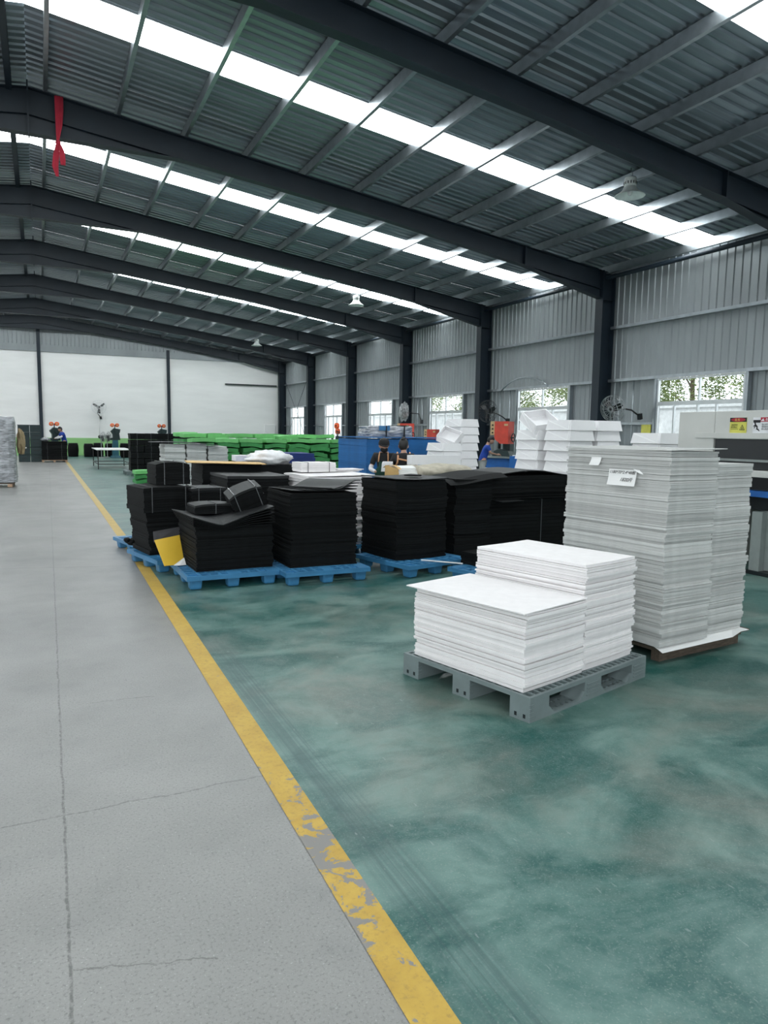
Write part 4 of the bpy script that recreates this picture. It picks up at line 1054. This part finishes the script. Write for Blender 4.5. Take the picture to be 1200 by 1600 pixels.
# wall fans
def fan(label, loc, rot, r, arm, wire='wire', group=None):
    """the fan faces local -y; arm points are local"""
    t = thing('wall_fan', label, 'fan', loc, 0, group); t.rotation_euler = rot
    b = B()
    ring = lambda rr, yy: [(rr*math.cos(a), yy, rr*math.sin(a)) for a in [2*math.pi*k/28 for k in range(28)]]
    for rr, yy in ((r, 0), (r, .05), (r*.97, -.06), (r*.62, -.09), (r*.22, -.10), (r*.62, .11)): b.tube(ring(rr, yy), .0065, 5, True)
    for k in range(20):
        a = 2*math.pi*k/20; c, s_ = math.cos(a), math.sin(a)
        b.tube([(c*.04, -.10, s_*.04), (c*r*.6, -.09, s_*r*.6), (c*r, 0, s_*r), (c*r*.6, .11, s_*r*.6), (c*.08, .13, s_*.08)], .0042, 4)
    ob('cage', b, MT[wire], t)
    for k in range(3):
        a = 2*math.pi*k/3+.4; c, s_ = math.cos(a), math.sin(a); u = Vector((c, 0, s_)); w = Vector((-s_, 0, c))
        p = [u*.05-w*.03+Vector((0,.01,0)), u*r*.55-w*.085+Vector((0,.035,0)), u*r*.88-w*.05+Vector((0,.03,0)), u*r*.9+w*.035+Vector((0,-.03,0)), u*r*.5+w*.05+Vector((0,-.035,0)), u*.05+w*.03+Vector((0,-.01,0))]
        q = [x_+Vector((0,.006,0)) for x_ in p]
        ob('blade', B().add(p+q, [(0,1,4,5), (1,2,3,4), (11,10,7,6), (10,9,8,7)] + [(k2, (k2+1) % 6, (k2+1) % 6+6, k2+6) for k2 in range(6)]), MT['blackmetal'], t)
    ob('motor', B().cyl((0, -.03, 0), (0, .20, 0), .075, .085, 16).cyl((0, .20, 0), (0, .235, 0), .085, .05, 16), MT['blackmetal'], t, smooth=False)
    if arm: ob('arm', B().tube(arm, .022, 8), MT['blackmetal'], t, smooth=True); e_ = arm[-1]; ob('bracket', B().cbox(e_, (.10, .10, .16)), MT['blackmetal'], t, bevel=.01)
    return t
# right wall: backs of the cages are turned to us, faces into the hall
fan('black cage fan on the side wall above the red machine head', (13.25, 19.75, 2.30), (0, 0, R(-70)), .36, [(0, .2, -.02), (.10, .36, -.06), (.30, .40, -.16), (.42, .55, -.30)], 'darkwire')
fan('cage fan on the side wall between column and machine window', (13.25, 14.05, 2.25), (R(12), 0, R(-80)), .34, [(0, .2, -.02), (.08, .34, -.06), (.24, .44, -.12), (.34, .62, -.32)], 'wire')
f3 = fan('fan wrapped in a clear bag on the wall above the blue block', (13.3, 25.95, 2.40), (0, 0, R(-100)), .30, [(0, .2, -.02), (.2, .40, -.05), (.75, .44, -.08), (.95, .50, -.40)], 'wire')
b = crumple((0, .05, 0), (.27, .2, .36), 8.2, .3)
m_, nt_, p_ = nodes('thin_clear_bag'); p_.inputs['Base Color'].default_value = (.75, .77, .78, 1); p_.inputs['Alpha'].default_value = .32; p_.inputs['Roughness'].default_value = .25
ob('bag', b, m_, f3)
fan('white wall fan on the end wall beside the green band', (3.06, 44.05, 2.77), (0, R(-12), R(6)), .40, [(0, .2, -.06), (-.10, .30, -.35), (.02, .36, -.62)], 'whitewire')
o = ob('fan_conduit', B().cyl((3.07, YB-.03, 1.0), (3.07, YB-.03, 2.2), .02, n=8), MT['whitewall'], wb, smooth=True)

# high-bay lamps
def lamp(label, loc, drop):
    t = thing('high_bay_lamp', label, 'lamp', loc, 0, None)
    ob('shade', B().lathe([(.10, .165), (.125, .13), (.155, .085), (.22, .03), (.275, .0), (.285, -.012), (.275, -.008), (.215, .022), (.148, .078), (.118, .125), (.09, .155)], 32), MT['lampshade'], t, smooth=True)
    h_ = ob('gear_housing', B().lathe([(0, .34), (.06, .34), (.105, .325), (.115, .30), (.115, .18), (.10, .165), (0, .165)], 28), MT['lampshade'], t, smooth=True)
    for k in range(14):
        a = 2*math.pi*k/14; ob('vent_slot', B().cbox((math.cos(a)*.116, math.sin(a)*.116, .22), (.012, .012, .05)), MT['blackmetal'], h_)
    ob('bulb', B().ball((0, 0, .07), (.05, .05, .075), 12, 8), MT['paper'], t, smooth=True)
    ob('hook', B().tube([(.0, 0, .34), (.035, 0, .37), (.035, 0, .41), (0, 0, .43)], .008, 6), MT['zinc'], t, smooth=True)
    ob('rod', B().cyl((0, 0, .42), (0, 0, .42+drop), .007, n=6), MT['darkwire'], t)
    ob('sticker', B().box(-.12, -.098, -.03, .03, .22, .29), MT['paper'], t)
    return t
lamp('bell-shaped metal lamp hanging near the right edge under the nearest roof bay', (10.25, 10.7, 6.10), .085)
lamp('bell-shaped metal lamp hanging further back over the blue block', (10.35, 24.0, 6.08), .10)
lamp('bell-shaped metal lamp hanging far back before the end wall', (10.5, 37.6, 6.05), .12)

# red cloth tied under a rafter
P = []; F = []; rows = []
t = thing('red_cloth', 'knotted red cloth hanging from the second roof beam', 'cloth', (.52, 15.12, 6.1))
def ribbon(pts, nz=8, amp=.02):
    b_ = B(); P = []
    for i, (x_, z_, w_, y_) in enumerate(pts):
        for k in range(nz+1):
            f_ = k/nz-.5; P.append((x_+f_*w_, y_+amp*math.sin(k*2.4+i*.7)*min(1, w_*8), z_))
    n_ = nz+1
    F = [(i*n_+k, i*n_+k+1, (i+1)*n_+k+1, (i+1)*n_+k) for i in range(len(pts)-1) for k in range(nz)]
    P2 = [(p_[0], p_[1]+.006, p_[2]) for p_ in P]; m_ = len(P)
    return b_.add(P + P2, F + [tuple(i+m_ for i in reversed(q)) for q in F])
ob('band', ribbon([(.0, 1.53, .15, 0), (.0, 1.3, .145, -.01), (-.01, 1.05, .12, -.02), (-.03, .85, .075, -.03), (-.04, .73, .045, -.03)]), MT['red'], t, smooth=True)
ob('knot', B().ball((-.04, -.03, .70), (.045, .04, .05), 12, 8, lambda q: 1+.2*mnoise.noise(q*4)), MT['red'], t, smooth=True)
ob('tail', ribbon([(-.05, .68, .05, -.03), (-.075, .50, .10, -.04), (-.10, .28, .11, -.03), (-.07, .10, .05, -.02)], 6, .025), MT['red'], t, smooth=True)
ob('tail', ribbon([(-.02, .68, .05, -.05), (.02, .55, .09, -.06), (.03, .40, .10, -.05), (.035, .31, .08, -.04)], 6, .025), MT['red'], t, smooth=True)

# bench presses along the side wall
def bench(label, loc, rz, wheels=False, redhead=True, bluebase=True):
    t = thing('bench_press', label, 'machine', loc, rz)
    ob('cabinet', B().box(-.45, .45, -.30, .35, 0, .86), MT['blue'] if bluebase else MT['dgreen'], t, bevel=.01)
    ob('work_top', B().box(-.55, .55, -.40, .40, .861, .91), MT['mgrey'], t, bevel=.005)
    ob('column', B().box(-.12, .12, .08, .34, .911, 1.36), MT['dgreen'], t, bevel=.01)
    ob('die_block', B().prism([(-.30, .911), (.30, .911), (.24, 1.06), (-.10, 1.12), (-.24, 1.06)], -.22, .06), MT['dgreen'], t)
    if redhead:
        ob('head_panel', B().prism([(-.20, 1.42), (.0, 1.28), (.26, 1.28), (.26, 1.93), (-.20, 1.93)], -.28, .05), MT['redp'], t)
        ob('side_board', B().box(-.36, -.205, -.25, .02, 1.53, 1.93), MT['sand'], t, bevel=.006)
        for z_ in (1.60, 1.71, 1.82): ob('button', B().cyl((-.28, -.255, z_), (-.28, -.27, z_), .025, n=10), MT['ink'], t)
        ob('badge', B().box(.12, .24, -.285, -.28, 1.80, 1.86), MT['sand'], t)
    ob('ram', B().cyl((-.12, -.12, 1.13), (-.12, -.12, 1.45), .045, n=12), MT['darkwire'], t, smooth=True)
    ob('handwheel', B().tube([(.34, -.12+.10*math.cos(a), 1.46+.12*math.sin(a)) for a in [2*math.pi*k/16 for k in range(16)]], .016, 6, True).cyl((.26, -.12, 1.46), (.36, -.12, 1.46), .02), MT['blackmetal'], t, smooth=True)
    if wheels:
        ob('post', B().cyl((0, .15, 1.36), (0, .15, 1.95), .02, n=8), MT['blackmetal'], t)
        for s_, z_ in ((-.02, 1.84), (.05, 1.58)):
            w_ = ob('reel', B().lathe([(0, -.05), (.05, -.05), (.14, -.045), (.14, -.03), (.06, -.02), (.06, .02), (.14, .03), (.14, .045), (.05, .05), (0, .05)], 20).xf(Matrix.Rotation(R(90), 4, 'X')), MT['orange'], t, (s_, .08, z_), smooth=True)
            ob('hub', B().cyl((0, -.06, 0), (0, .06, 0), .045, n=12), MT['ink'], w_)
    return t
bench('bench press with red head and sand side board beside the worker in blue', (12.35, 17.45, .002), R(-65))
bench('bench press with red head behind the wrapped grey pile', (13.25, 25.35, .002), R(-65))
bench('bench press with two orange reels by the side wall column', (12.6, 31.5, .002), R(-70), True, False)
o = bench('small red and green bench press under the window behind the small foam boxes', (12.95, 22.75, .002), R(-60), False, True)
o.scale = (.8, .8, .88)
# yellow sign on the wall behind the box stacks
tag(ob('wall_sign', B().box(-.01, 0, -.16, .16, 0, .24), MT['signyellow'], None, (14.10, 13.72, 1.62)), 'small yellow sign on the side wall below the cage fan', 'sign')
tag(ob('blue_crate', B().cells([0, .03, .87, .9], [0, .03, .45, .48], lambda i, j: not (i == 1 and j == 1), 0, .42), MT['blue'], None, (11.55, 15.6, .55)), 'blue crate on a stand beside the worker in blue', 'crate')
table('stand under the blue crate', 11.5, 12.5, 15.55, 16.35, .545)

# ================================================================== FAR END
def punch(label, loc, rz, c1='dgreen', c2='teal'):
    t = thing('punch_machine', label, 'machine', loc, rz)
    ob('pedestal', B().taper((0,0,0), (.5,.45), (0,0,.12), (.42,.38)).taper((0,0,.12), (.32,.30), (0,0,.95), (.26,.26)), MT[c2], t)
    ob('body', B().prism([(-.26, .95), (.24, .95), (.20, 1.30), (.26, 1.52), (-.05, 1.58), (-.22, 1.42), (-.12, 1.25), (-.12, 1.08), (-.26, 1.05)], -.14, .14), MT[c1], t)
    ob('motor', B().cyl((.10, -.22, 1.42), (.10, .22, 1.42), .13, n=14), MT[c1], t)
    for s_ in (-.14, .12):
        w_ = ob('reel', B().lathe([(0, -.05), (.05, -.05), (.098, -.045), (.098, -.02), (.06, -.015), (.06, .015), (.098, .02), (.098, .045), (.05, .05), (0, .05)], 18).xf(Matrix.Rotation(R(90), 4, 'X')), MT['orange'], t, (s_, .02 if s_ > 0 else -.06, 1.74), smooth=True)
        ob('hub', B().cyl((0, -.06, 0), (0, .06, 0), .04, n=12), MT['sand'], w_)
    ob('bracket', B().box(-.02, .02, -.02, .02, 1.50, 1.76), MT['blackmetal'], t)
    return t
punch('punch machine with red-orange reels in front of the far worker in blue', (.60, 37.4, .002), R(8))
punch('teal punch machine with two orange reels in front of the green band', (3.58, 40.6, .002), R(4))
punch('punch machine with orange reels behind the far row of black bales', (6.05, 41.0, .002), R(4))
# floor fans by the teal machine
for k, (xx, yy) in enumerate(((2.95, 40.2), (3.32, 41.2))):
    t = fan('pedestal fan left of the teal punch machine, ' + ['nearer one', 'further one'][k], (xx, yy, 1.12), (0, 0, R(70)), .27, None, 'wire')
    ob('stand', B().cyl((0, .1, -1.10), (0, .1, -.05), .022, n=10).lathe([(0, -1.115), (.2, -1.115), (.2, -1.09), (.03, -1.07), (0, -1.07)], 20, (0, .1, 0)), MT['mgrey'], t)
# black packed bags along the end wall
def sack(label, loc, w, d, h, seed):
    P = []; F = []; nu, nv = 24, 8
    for j in range(nv+1):
        f_ = j/nv; sc_ = (.96+.08*math.sin(f_*3.1))*(1 if j < nv else .9)
        for i in range(nu):
            a = 2*math.pi*i/nu; ca, sa = math.cos(a), math.sin(a); k_ = 1/(abs(ca)**5+abs(sa)**5)**.2
            nz_ = 1+.05*mnoise.noise(Vector((ca*2, sa*2, f_*3+seed)))
            P.append((ca*k_*w/2*sc_*nz_, sa*k_*d/2*sc_*nz_, h*f_))
    F = [(j*nu+i, j*nu+(i+1) % nu, (j+1)*nu+(i+1) % nu, (j+1)*nu+i) for j in range(nv) for i in range(nu)] + [tuple(reversed(range(nu))), tuple(range(nv*nu, (nv+1)*nu))]
    t = thing('black_sack', label, 'sack', loc)
    ob('sack_body', B().add(P, F), MT['black'], t, smooth=True)
    ob('rim', B().tube([P[nv*nu+i] for i in range(nu)], .02, 6, True), MT['blacktop'], t, smooth=True)
sack('black sack standing alone before the green band', (1.58, 42.6, .004), .52, .6, .72, 1)
sack('black sack left of the fans, leftmost of three', (2.35, 42.3, .004), .48, .6, .70, 2)
sack('black sack left of the fans, middle of three', (2.86, 42.5, .004), .50, .6, .74, 3)
sack('black sack below the fans, rightmost of three', (3.42, 42.2, .004), .46, .55, .72, 4)
sack('black sack right of the teal punch machine', (4.15, 41.2, .004), .55, .6, .75, 5)
# work table
t = thing('work_table', 'white topped work table on dark tubular legs in the far aisle', 'table', (1.93, 29.2, .002), R(0))
ob('table_top', B().box(-.03, 1.27, -.05, 2.9, .73, .755), MT['tabletop'], t, bevel=.004)
for xx in (0, 1.2):
    for yy in (0, 2.75): ob('leg', B().box(xx, xx+.035, yy, yy+.035, 0, .73), MT['tubedark'], t)
for yy in (.0, 2.75): ob('stretcher', B().box(.036, 1.199, yy+.003, yy+.033, .18, .21), MT['tubedark'], t)
for xx in (0, 1.2): ob('stretcher', B().box(xx+.003, xx+.033, .036, 2.749, .18, .21), MT['tubedark'], t)
# black strapped slabs on a pale wooden pallet at the end of the line
t = thing('wooden_pallet', 'pale wooden pallet under strapped black slabs at the end of the yellow line', 'pallet', (.02, 35.75, .002), 0)
for xx in (0, .47, .96): ob('stringer', B().box(xx, xx+.09, 0, 1.0, 0, .07), MT['palewood'], t)
for k in range(6): ob('board', B().box(-.02, 1.08, .17*k, .17*k+.12, .071, .09), MT['palewood'], t)
for k in range(5):
    bundle('strapped black slab pack on the pale wooden pallet, ' + ['lowest', 'second from below', 'middle', 'second from top', 'topmost'][k], (.55, 36.2, .094+.172*k), (0, 0, R((-1)**k*.8)), 1.06, .8, .165, 2, ((-.28, 'x'), (.28, 'x')), 160+k, sm='greystrap')
tag(ob('grey_cover', crumple((0, 0, .06), (.20, .25, .075), 4.4), MT['film'], None, (.18, 36.2, .962)), 'crumpled grey film on the strapped black slabs', 'film')
# dark green-black crates in two columns
def crate(label, loc, w, d, h, group):
    t = thing('black_crate', label, 'crate', loc, 0, group)
    ob('body', B().box(-w/2, w/2, -d/2, d/2, 0, h*.90), MT['dgreen'], t, bevel=.012)
    ob('lid', B().box(-w/2-.012, w/2+.012, -d/2-.012, d/2+.012, h*.905, h-.004), MT['dgreen'], t, bevel=.008)
    ob('handle', B().box(-.12, .12, -d/2-.016, -d/2-.002, h*.5, h*.6), MT['mdark'], t)
for c_, (xx, lb) in enumerate(((-.688, 'left'), (-.20, 'right'))):
    for k in range(5): crate('dark green crate in the ' + lb + ' column before the end wall', (xx, 36.35, .004+.336*k), .47, .55, .333, 'dark crates, ' + lb + ' column')
tag(ob('white_flyer', B().box(-.2, .2, -.006, 0, 0, .05).xf(Matrix.Rotation(R(-6), 4, 'Y')), MT['paper'], None, (-.78, 36.02, .60)), 'white slip stuck on the left column of dark crates', 'paper')
# film-wrapped grey pile at the left edge with khaki cloth
t = thing('wrapped_pile', 'tall pile wrapped in crinkled grey film at the left edge', 'wrapped pile', (-1.16, 21.35, .125))
ob('film_wrap', wrapped(1.12, 1.0, 1.70, 5.0, .045), MT['film'], t)
t2 = thing('wooden_pallet', 'wooden pallet under the film-wrapped pile at the left edge', 'pallet', (-1.75, 20.85, .002))
for xx in (.02, .5, .98): ob('stringer', B().box(xx, xx+.09, 0, 1.0, 0, .085), MT['wood'], t2)
for k in range(6): ob('board', B().box(0, 1.10, .17*k, .17*k+.12, .086, .108), MT['wood'], t2)
ob('end_block', B().box(.93, 1.04, -.004, .0, .01, .08), MT['palewood'], t2)
tag(ob('khaki_cloth', crumple((0, 0, .32), (.10, .14, .34), 6.6, .3), MT['khaki'], None, (-.49, 21.55, .86)), 'khaki cloth hanging on the film-wrapped pile', 'cloth')

# ================================================================== PEOPLE
def skin_mesh(chains, sub=1):
    """chains: lists of (point, radius); points closer than 1 mm are shared, so limbs join"""
    key = {}; V = []; Rr = []; E = []
    def vid(p, r):
        k = tuple(round(c, 3) for c in p)
        if k not in key: key[k] = len(V); V.append(p); Rr.append(r)
        return key[k]
    for ch in chains:
        ids = [vid(p, r) for p, r in ch]; E += [(a, b_) for a, b_ in zip(ids[:-1], ids[1:]) if a != b_]
    me = bpy.data.meshes.new('skin'); me.from_pydata(V, E, [])
    o = bpy.data.objects.new('skin', me); COL.objects.link(o)
    md = o.modifiers.new('skin', 'SKIN'); md.use_smooth_shade = True
    for i, d in enumerate(me.skin_vertices[0].data): d.radius = (Rr[i], Rr[i]); d.use_root = (i == 0)
    s = o.modifiers.new('sub', 'SUBSURF'); s.levels = sub; s.render_levels = sub
    dg = bpy.context.evaluated_depsgraph_get(); dg.update()
    r = bpy.data.meshes.new_from_object(o.evaluated_get(dg)); bpy.data.objects.remove(o)
    return r
def join_mesh(meshes, voxel=None):
    bm = bmesh.new()
    for me in meshes: bm.from_mesh(me)
    out = bpy.data.meshes.new('joined'); bm.to_mesh(out); bm.free()
    if voxel:
        o = bpy.data.objects.new('j', out); COL.objects.link(o)
        md = o.modifiers.new('r', 'REMESH'); md.mode = 'VOXEL'; md.voxel_size = voxel; md.use_smooth_shade = True
        sm = o.modifiers.new('s', 'SMOOTH'); sm.factor = .5; sm.iterations = 2
        dg = bpy.context.evaluated_depsgraph_get(); dg.update()
        out = bpy.data.meshes.new_from_object(o.evaluated_get(dg)); bpy.data.objects.remove(o)
    out.polygons.foreach_set('use_smooth', [True]*len(out.polygons)); return out
def head_b(c, tilt, turn):
    """head facing -y, centre c; rotated by tilt (nod) and turn"""
    rot = Matrix.Translation(c) @ Matrix.Rotation(turn, 4, 'Z') @ Matrix.Rotation(tilt, 4, 'X')
    def fn(q):
        w = 1.0
        if q.z < -.1: w -= .18*min(1, (-q.z-.1))*(1 if q.y < 0 else .6)
        if q.y < -.8 and abs(q.x) < .35 and -.35 < q.z < .15: w += .10*(1-abs(q.x)/.35)      # nose
        if q.y < -.7 and .08 < q.z < .32 and .2 < abs(q.x) < .55: w -= .05                  # eye sockets
        return w
    b = B().ball((0, 0, 0), (.074, .093, .115), 24, 18, fn)
    for s in (-1, 1):
        b.ball((s*.077, .008, -.01), (.012, .022, .032), 8, 6)
    b.ball((0, -.088, -.058), (.026, .010, .008), 8, 6)
    b.xf(rot); return b, rot
def hand(chains, wrist, d, palm_n, curl=.5):
    """palm and five unequal fingers, bent at the knuckles"""
    d = Vector(d).normalized(); n = Vector(palm_n); n = (n - d*n.dot(d)).normalized(); s = d.cross(n)
    w = Vector(wrist); pc = w + d*.05
    chains.append([(tuple(w), .024), (tuple(pc), .030), (tuple(w+d*.085), .026)])
    k0 = w + d*.085
    for i, (o, L) in enumerate(((-.030, .062), (-.010, .072), (.010, .068), (.029, .052))):
        a = k0 + s*o; b1 = a + (d*math.cos(curl)+n*math.sin(curl))*L*.5; b2 = b1 + (d*math.cos(curl*2.1)+n*math.sin(curl*2.1))*L*.5
        chains.append([(tuple(k0), .026), (tuple(a), .0105), (tuple(b1), .0092), (tuple(b2), .0075)])
    t1 = w + d*.03 - s*.035; t2 = t1 + (d*.7 - s*.5 + n*.4).normalized()*.035; t3 = t2 + (d*.9+n*.5).normalized()*.028
    chains.append([(tuple(pc), .030), (tuple(t1), .013), (tuple(t2), .011), (tuple(t3), .0085)])
def person(label, loc, rz, H, arms, lean, head, top, sleeve, legs, extras, voxel=.009):
    """arms: two lists (elbow, wrist, hand dir, palm normal); lean: forward shift of the chest; all local, facing -y"""
    t = thing('person', label, 'person', loc, rz)
    k = H/1.60
    V = lambda x, y, z: (x*k, y*k, z*k)
    pel = V(0, 0, .86); wai = V(0, -.25*lean, 1.00); che = V(0, -.75*lean, 1.20); nb = V(0, -lean, 1.325); nk = V(0, -lean-.012, 1.385)
    hc = V(0, -lean-.03-head[2], 1.468)
    ch = [[(pel, .125*k), (wai, .108*k), (che, .122*k), (nb, .07*k), (nk, .046*k), (V(0, -lean-.02, 1.44), .05*k)]]
    tr = [[(V(0, 0, .80), .137*k), (V(0, 0, .88), .135*k), (wai, .122*k), (che, .137*k), (V(0, -lean*.99, 1.315), .098*k), (V(0, -lean*1.0, 1.355), .062*k)]]
    hips = []
    for s in (-1, 1):
        hip = V(s*.085, 0, .80); kn = V(s*.10, -.02, .45); an = V(s*.105, .02, .075); toe = V(s*.115, -.12, .03)
        ch.append([(pel, .125*k), (hip, .088*k), (kn, .055*k), (an, .036*k), (toe, .03*k)])
        hips.append([(V(0, 0, .90), .128*k), (hip, .105*k), (kn, .075*k), (V(s*.105, .015, .10), .062*k)])
    sl = []; slw = []
    for s, (el, wr, hd, pn) in zip((-1, 1), arms):
        sh = V(s*.165, -lean*.95, 1.275); el = V(*el); wr = V(*wr)
        ch.append([(che, .122*k), (sh, .055*k), (el, .038*k), (wr, .024*k)])
        mid = tuple(sh[i]+(el[i]-sh[i])*.72 for i in range(3))
        sl.append([(che, .137*k), (sh, .074*k), (mid, .057*k)])
        mid2 = tuple(sh[i]+(el[i]-sh[i])*.62 for i in range(3)); w2 = tuple(el[i]+(wr[i]-el[i])*.88 for i in range(3))
        slw.append([(mid2, .052*k), (el, .05*k), (w2, .036*k)])
        hand(ch, wr, hd, pn)
    hb_, rot = head_b(hc, head[0], head[1])
    body = join_mesh([skin_mesh(ch), hb_.mesh('head')], voxel); body.materials.append(MT['skin'])
    link('body', body, t)
    sm = lambda c: join_mesh([skin_mesh(c)])
    me = sm(tr + sl); me.materials.append(MT[top]); link('shirt', me, t)
    me = sm(hips); me.materials.append(MT[legs]); link('trousers', me, t)
    for s in (-1, 1):
        ob('shoe', B().ball((s*.113*k, -.05*k, .036), (.045, .125, .036), 12, 8), MT['shoe'], t, smooth=True)
    if sleeve:
        for c in slw: me = sm([c]); me.materials.append(MT[sleeve]); link('sleeve', me, t)
    # hair
    def hf(q): return 1.0 if (q.z > .25 or q.y > -.15) else .86
    ob('hair', B().ball((0, .012, .018), (.083, .098, .115), 22, 16, hf).xf(rot), MT['hair'], t, smooth=True)
    extras(t, k, rot, lean)
    return t
NOX = lambda t, k, rot, lean: None
def exA(t, k, rot, lean):
    ob('cap', B().lathe([(0, .125), (.05, .12), (.082, .09), (.094, .045), (.096, .02), (.088, .02)], 22).xf(rot), MT['mask'], t, smooth=True)
    ob('cap_visor', B().prism([(math.cos(a)*.075, -.07+math.sin(a)*.075) for a in [math.pi+math.pi*i/10 for i in range(11)]], .035, .045, 'z').xf(rot), MT['mask'], t)
    ob('face_mask', B().ball((0, -.058, -.052), (.066, .052, .05), 16, 10).xf(rot), MT['mask'], t, smooth=True)
    P = []; F = []
    for j in range(9):
        z = (1.17 - .085*j)*k; w = (.10 if j < 2 else .15+.006*j)*k; y0 = -lean*(1-.12*j) if j < 8 else 0
        for i in range(9):
            u = i/8*2-1; P.append((u*w, -.150*k - lean*max(0, (1-.16*j)) + .09*k*u*u, z))
    F = [(j*9+i, j*9+i+1, (j+1)*9+i+1, (j+1)*9+i) for j in range(8) for i in range(8)]
    Q = [(p[0], p[1]+.006, p[2]) for p in P]; n = len(P)
    ob('apron', B().add(P+Q, F+[tuple(i+n for i in reversed(q)) for q in F]), MT['apron'], t, smooth=True)
    for s in (-1, 1):
        ob('apron_strap', B().tube([(s*.09*k, -.14*k-lean, 1.165*k), (s*.085*k, -.115*k-lean, 1.26*k), (s*.075*k, -.03*k-lean, 1.345*k), (s*.06*k, .06*k-lean, 1.30*k)], .012, 6), MT['tan'], t, smooth=True)
def exB(t, k, rot, lean):
    ob('hair_bun', B().ball((0, .075, .095), (.042, .042, .038), 12, 8).xf(rot), MT['hair'], t, smooth=True)
    # tan harness straps across the back
    bz = .142*k
    ob('strap', B().tube([(-.115*k, -.02-lean, 1.345*k), (-.10*k, bz*.72-lean, 1.28*k), (-.07*k, bz-lean*.8, 1.19*k), (-.075*k, bz+.005-lean*.5, 1.06*k), (-.09*k, bz-.01, .93*k)], .016, 6), MT['tan'], t, smooth=True)
    ob('strap', B().tube([(.115*k, -.02-lean, 1.345*k), (.115*k, bz*.70-lean, 1.28*k), (.125*k, bz*.86-lean*.8, 1.18*k), (.15*k, bz*.45-lean*.5, 1.10*k)], .016, 6), MT['tan'], t, smooth=True)
    ob('strap', B().tube([(-.075*k, bz+.004-lean*.8, 1.195*k), (.02*k, bz+.016-lean*.85, 1.215*k), (.118*k, bz*.90-lean*.88, 1.235*k)], .016, 6), MT['tan'], t, smooth=True)
# two workers at the packing table behind the black stacks
person('person in black cap, mask and green apron holding a white foam box', (5.30, 11.01, .002), R(-30), 1.46,
       [((-.25, -.10, 1.02), (-.12, -.30, .98), (.5, -.6, 0), (.2, 0, 1)), ((.25, -.10, 1.02), (.13, -.30, 1.0), (-.5, -.6, 0), (-.2, 0, 1))],
       .05, (R(22), R(14), .02), 'tshirtblack', 'sleeve', 'darktrousers', exA)
person('person in black shirt with tan harness straps seen from behind', (5.47, 10.60, .002), R(160), 1.46,
       [((-.26, -.08, 1.03), (-.18, -.30, .98), (.2, -.9, 0), (0, 0, -1)), ((.26, -.08, 1.03), (.18, -.30, .98), (-.2, -.9, 0), (0, 0, -1))],
       .04, (R(18), R(-10), .02), 'tshirtblack', None, 'darktrousers', exB)
hbx = foam_box('white foam box held by the person in the green apron', (5.165, 10.60, .93), (R(6), 0, R(-30))); hbx.scale = (.36, .30, .85)
person('person in royal blue shirt working at the bench press by the side wall', (11.16, 16.83, .002), R(62), 1.50,
       [((-.20, -.22, 1.10), (-.06, -.42, 1.06), (.2, -1, 0), (0, 0, -1)), ((.20, -.22, 1.10), (.08, -.42, 1.05), (-.2, -1, 0), (0, 0, -1))],
       .15, (R(36), 0, .06), 'bluecotton', None, 'trousers', NOX)
tag(ob('white_foam_block', sheet_b(.18, .14, .44), MT['box'], None, (11.9, 16.24, .549), (0, 0, R(5))), 'upright white foam piece in front of the worker in blue', 'foam block')
person('person in blue shirt with white sleeves leaning over the far punch machine', (1.02, 37.0, .002), R(-75), 1.62,
       [((-.22, -.20, 1.12), (-.12, -.44, 1.03), (.1, -1, 0), (0, 0, -1)), ((.22, -.20, 1.12), (.12, -.44, 1.03), (-.1, -1, 0), (0, 0, -1))],
       .12, (R(28), 0, .04), 'bluecotton', 'sleeve', 'darktrousers', NOX, .014)
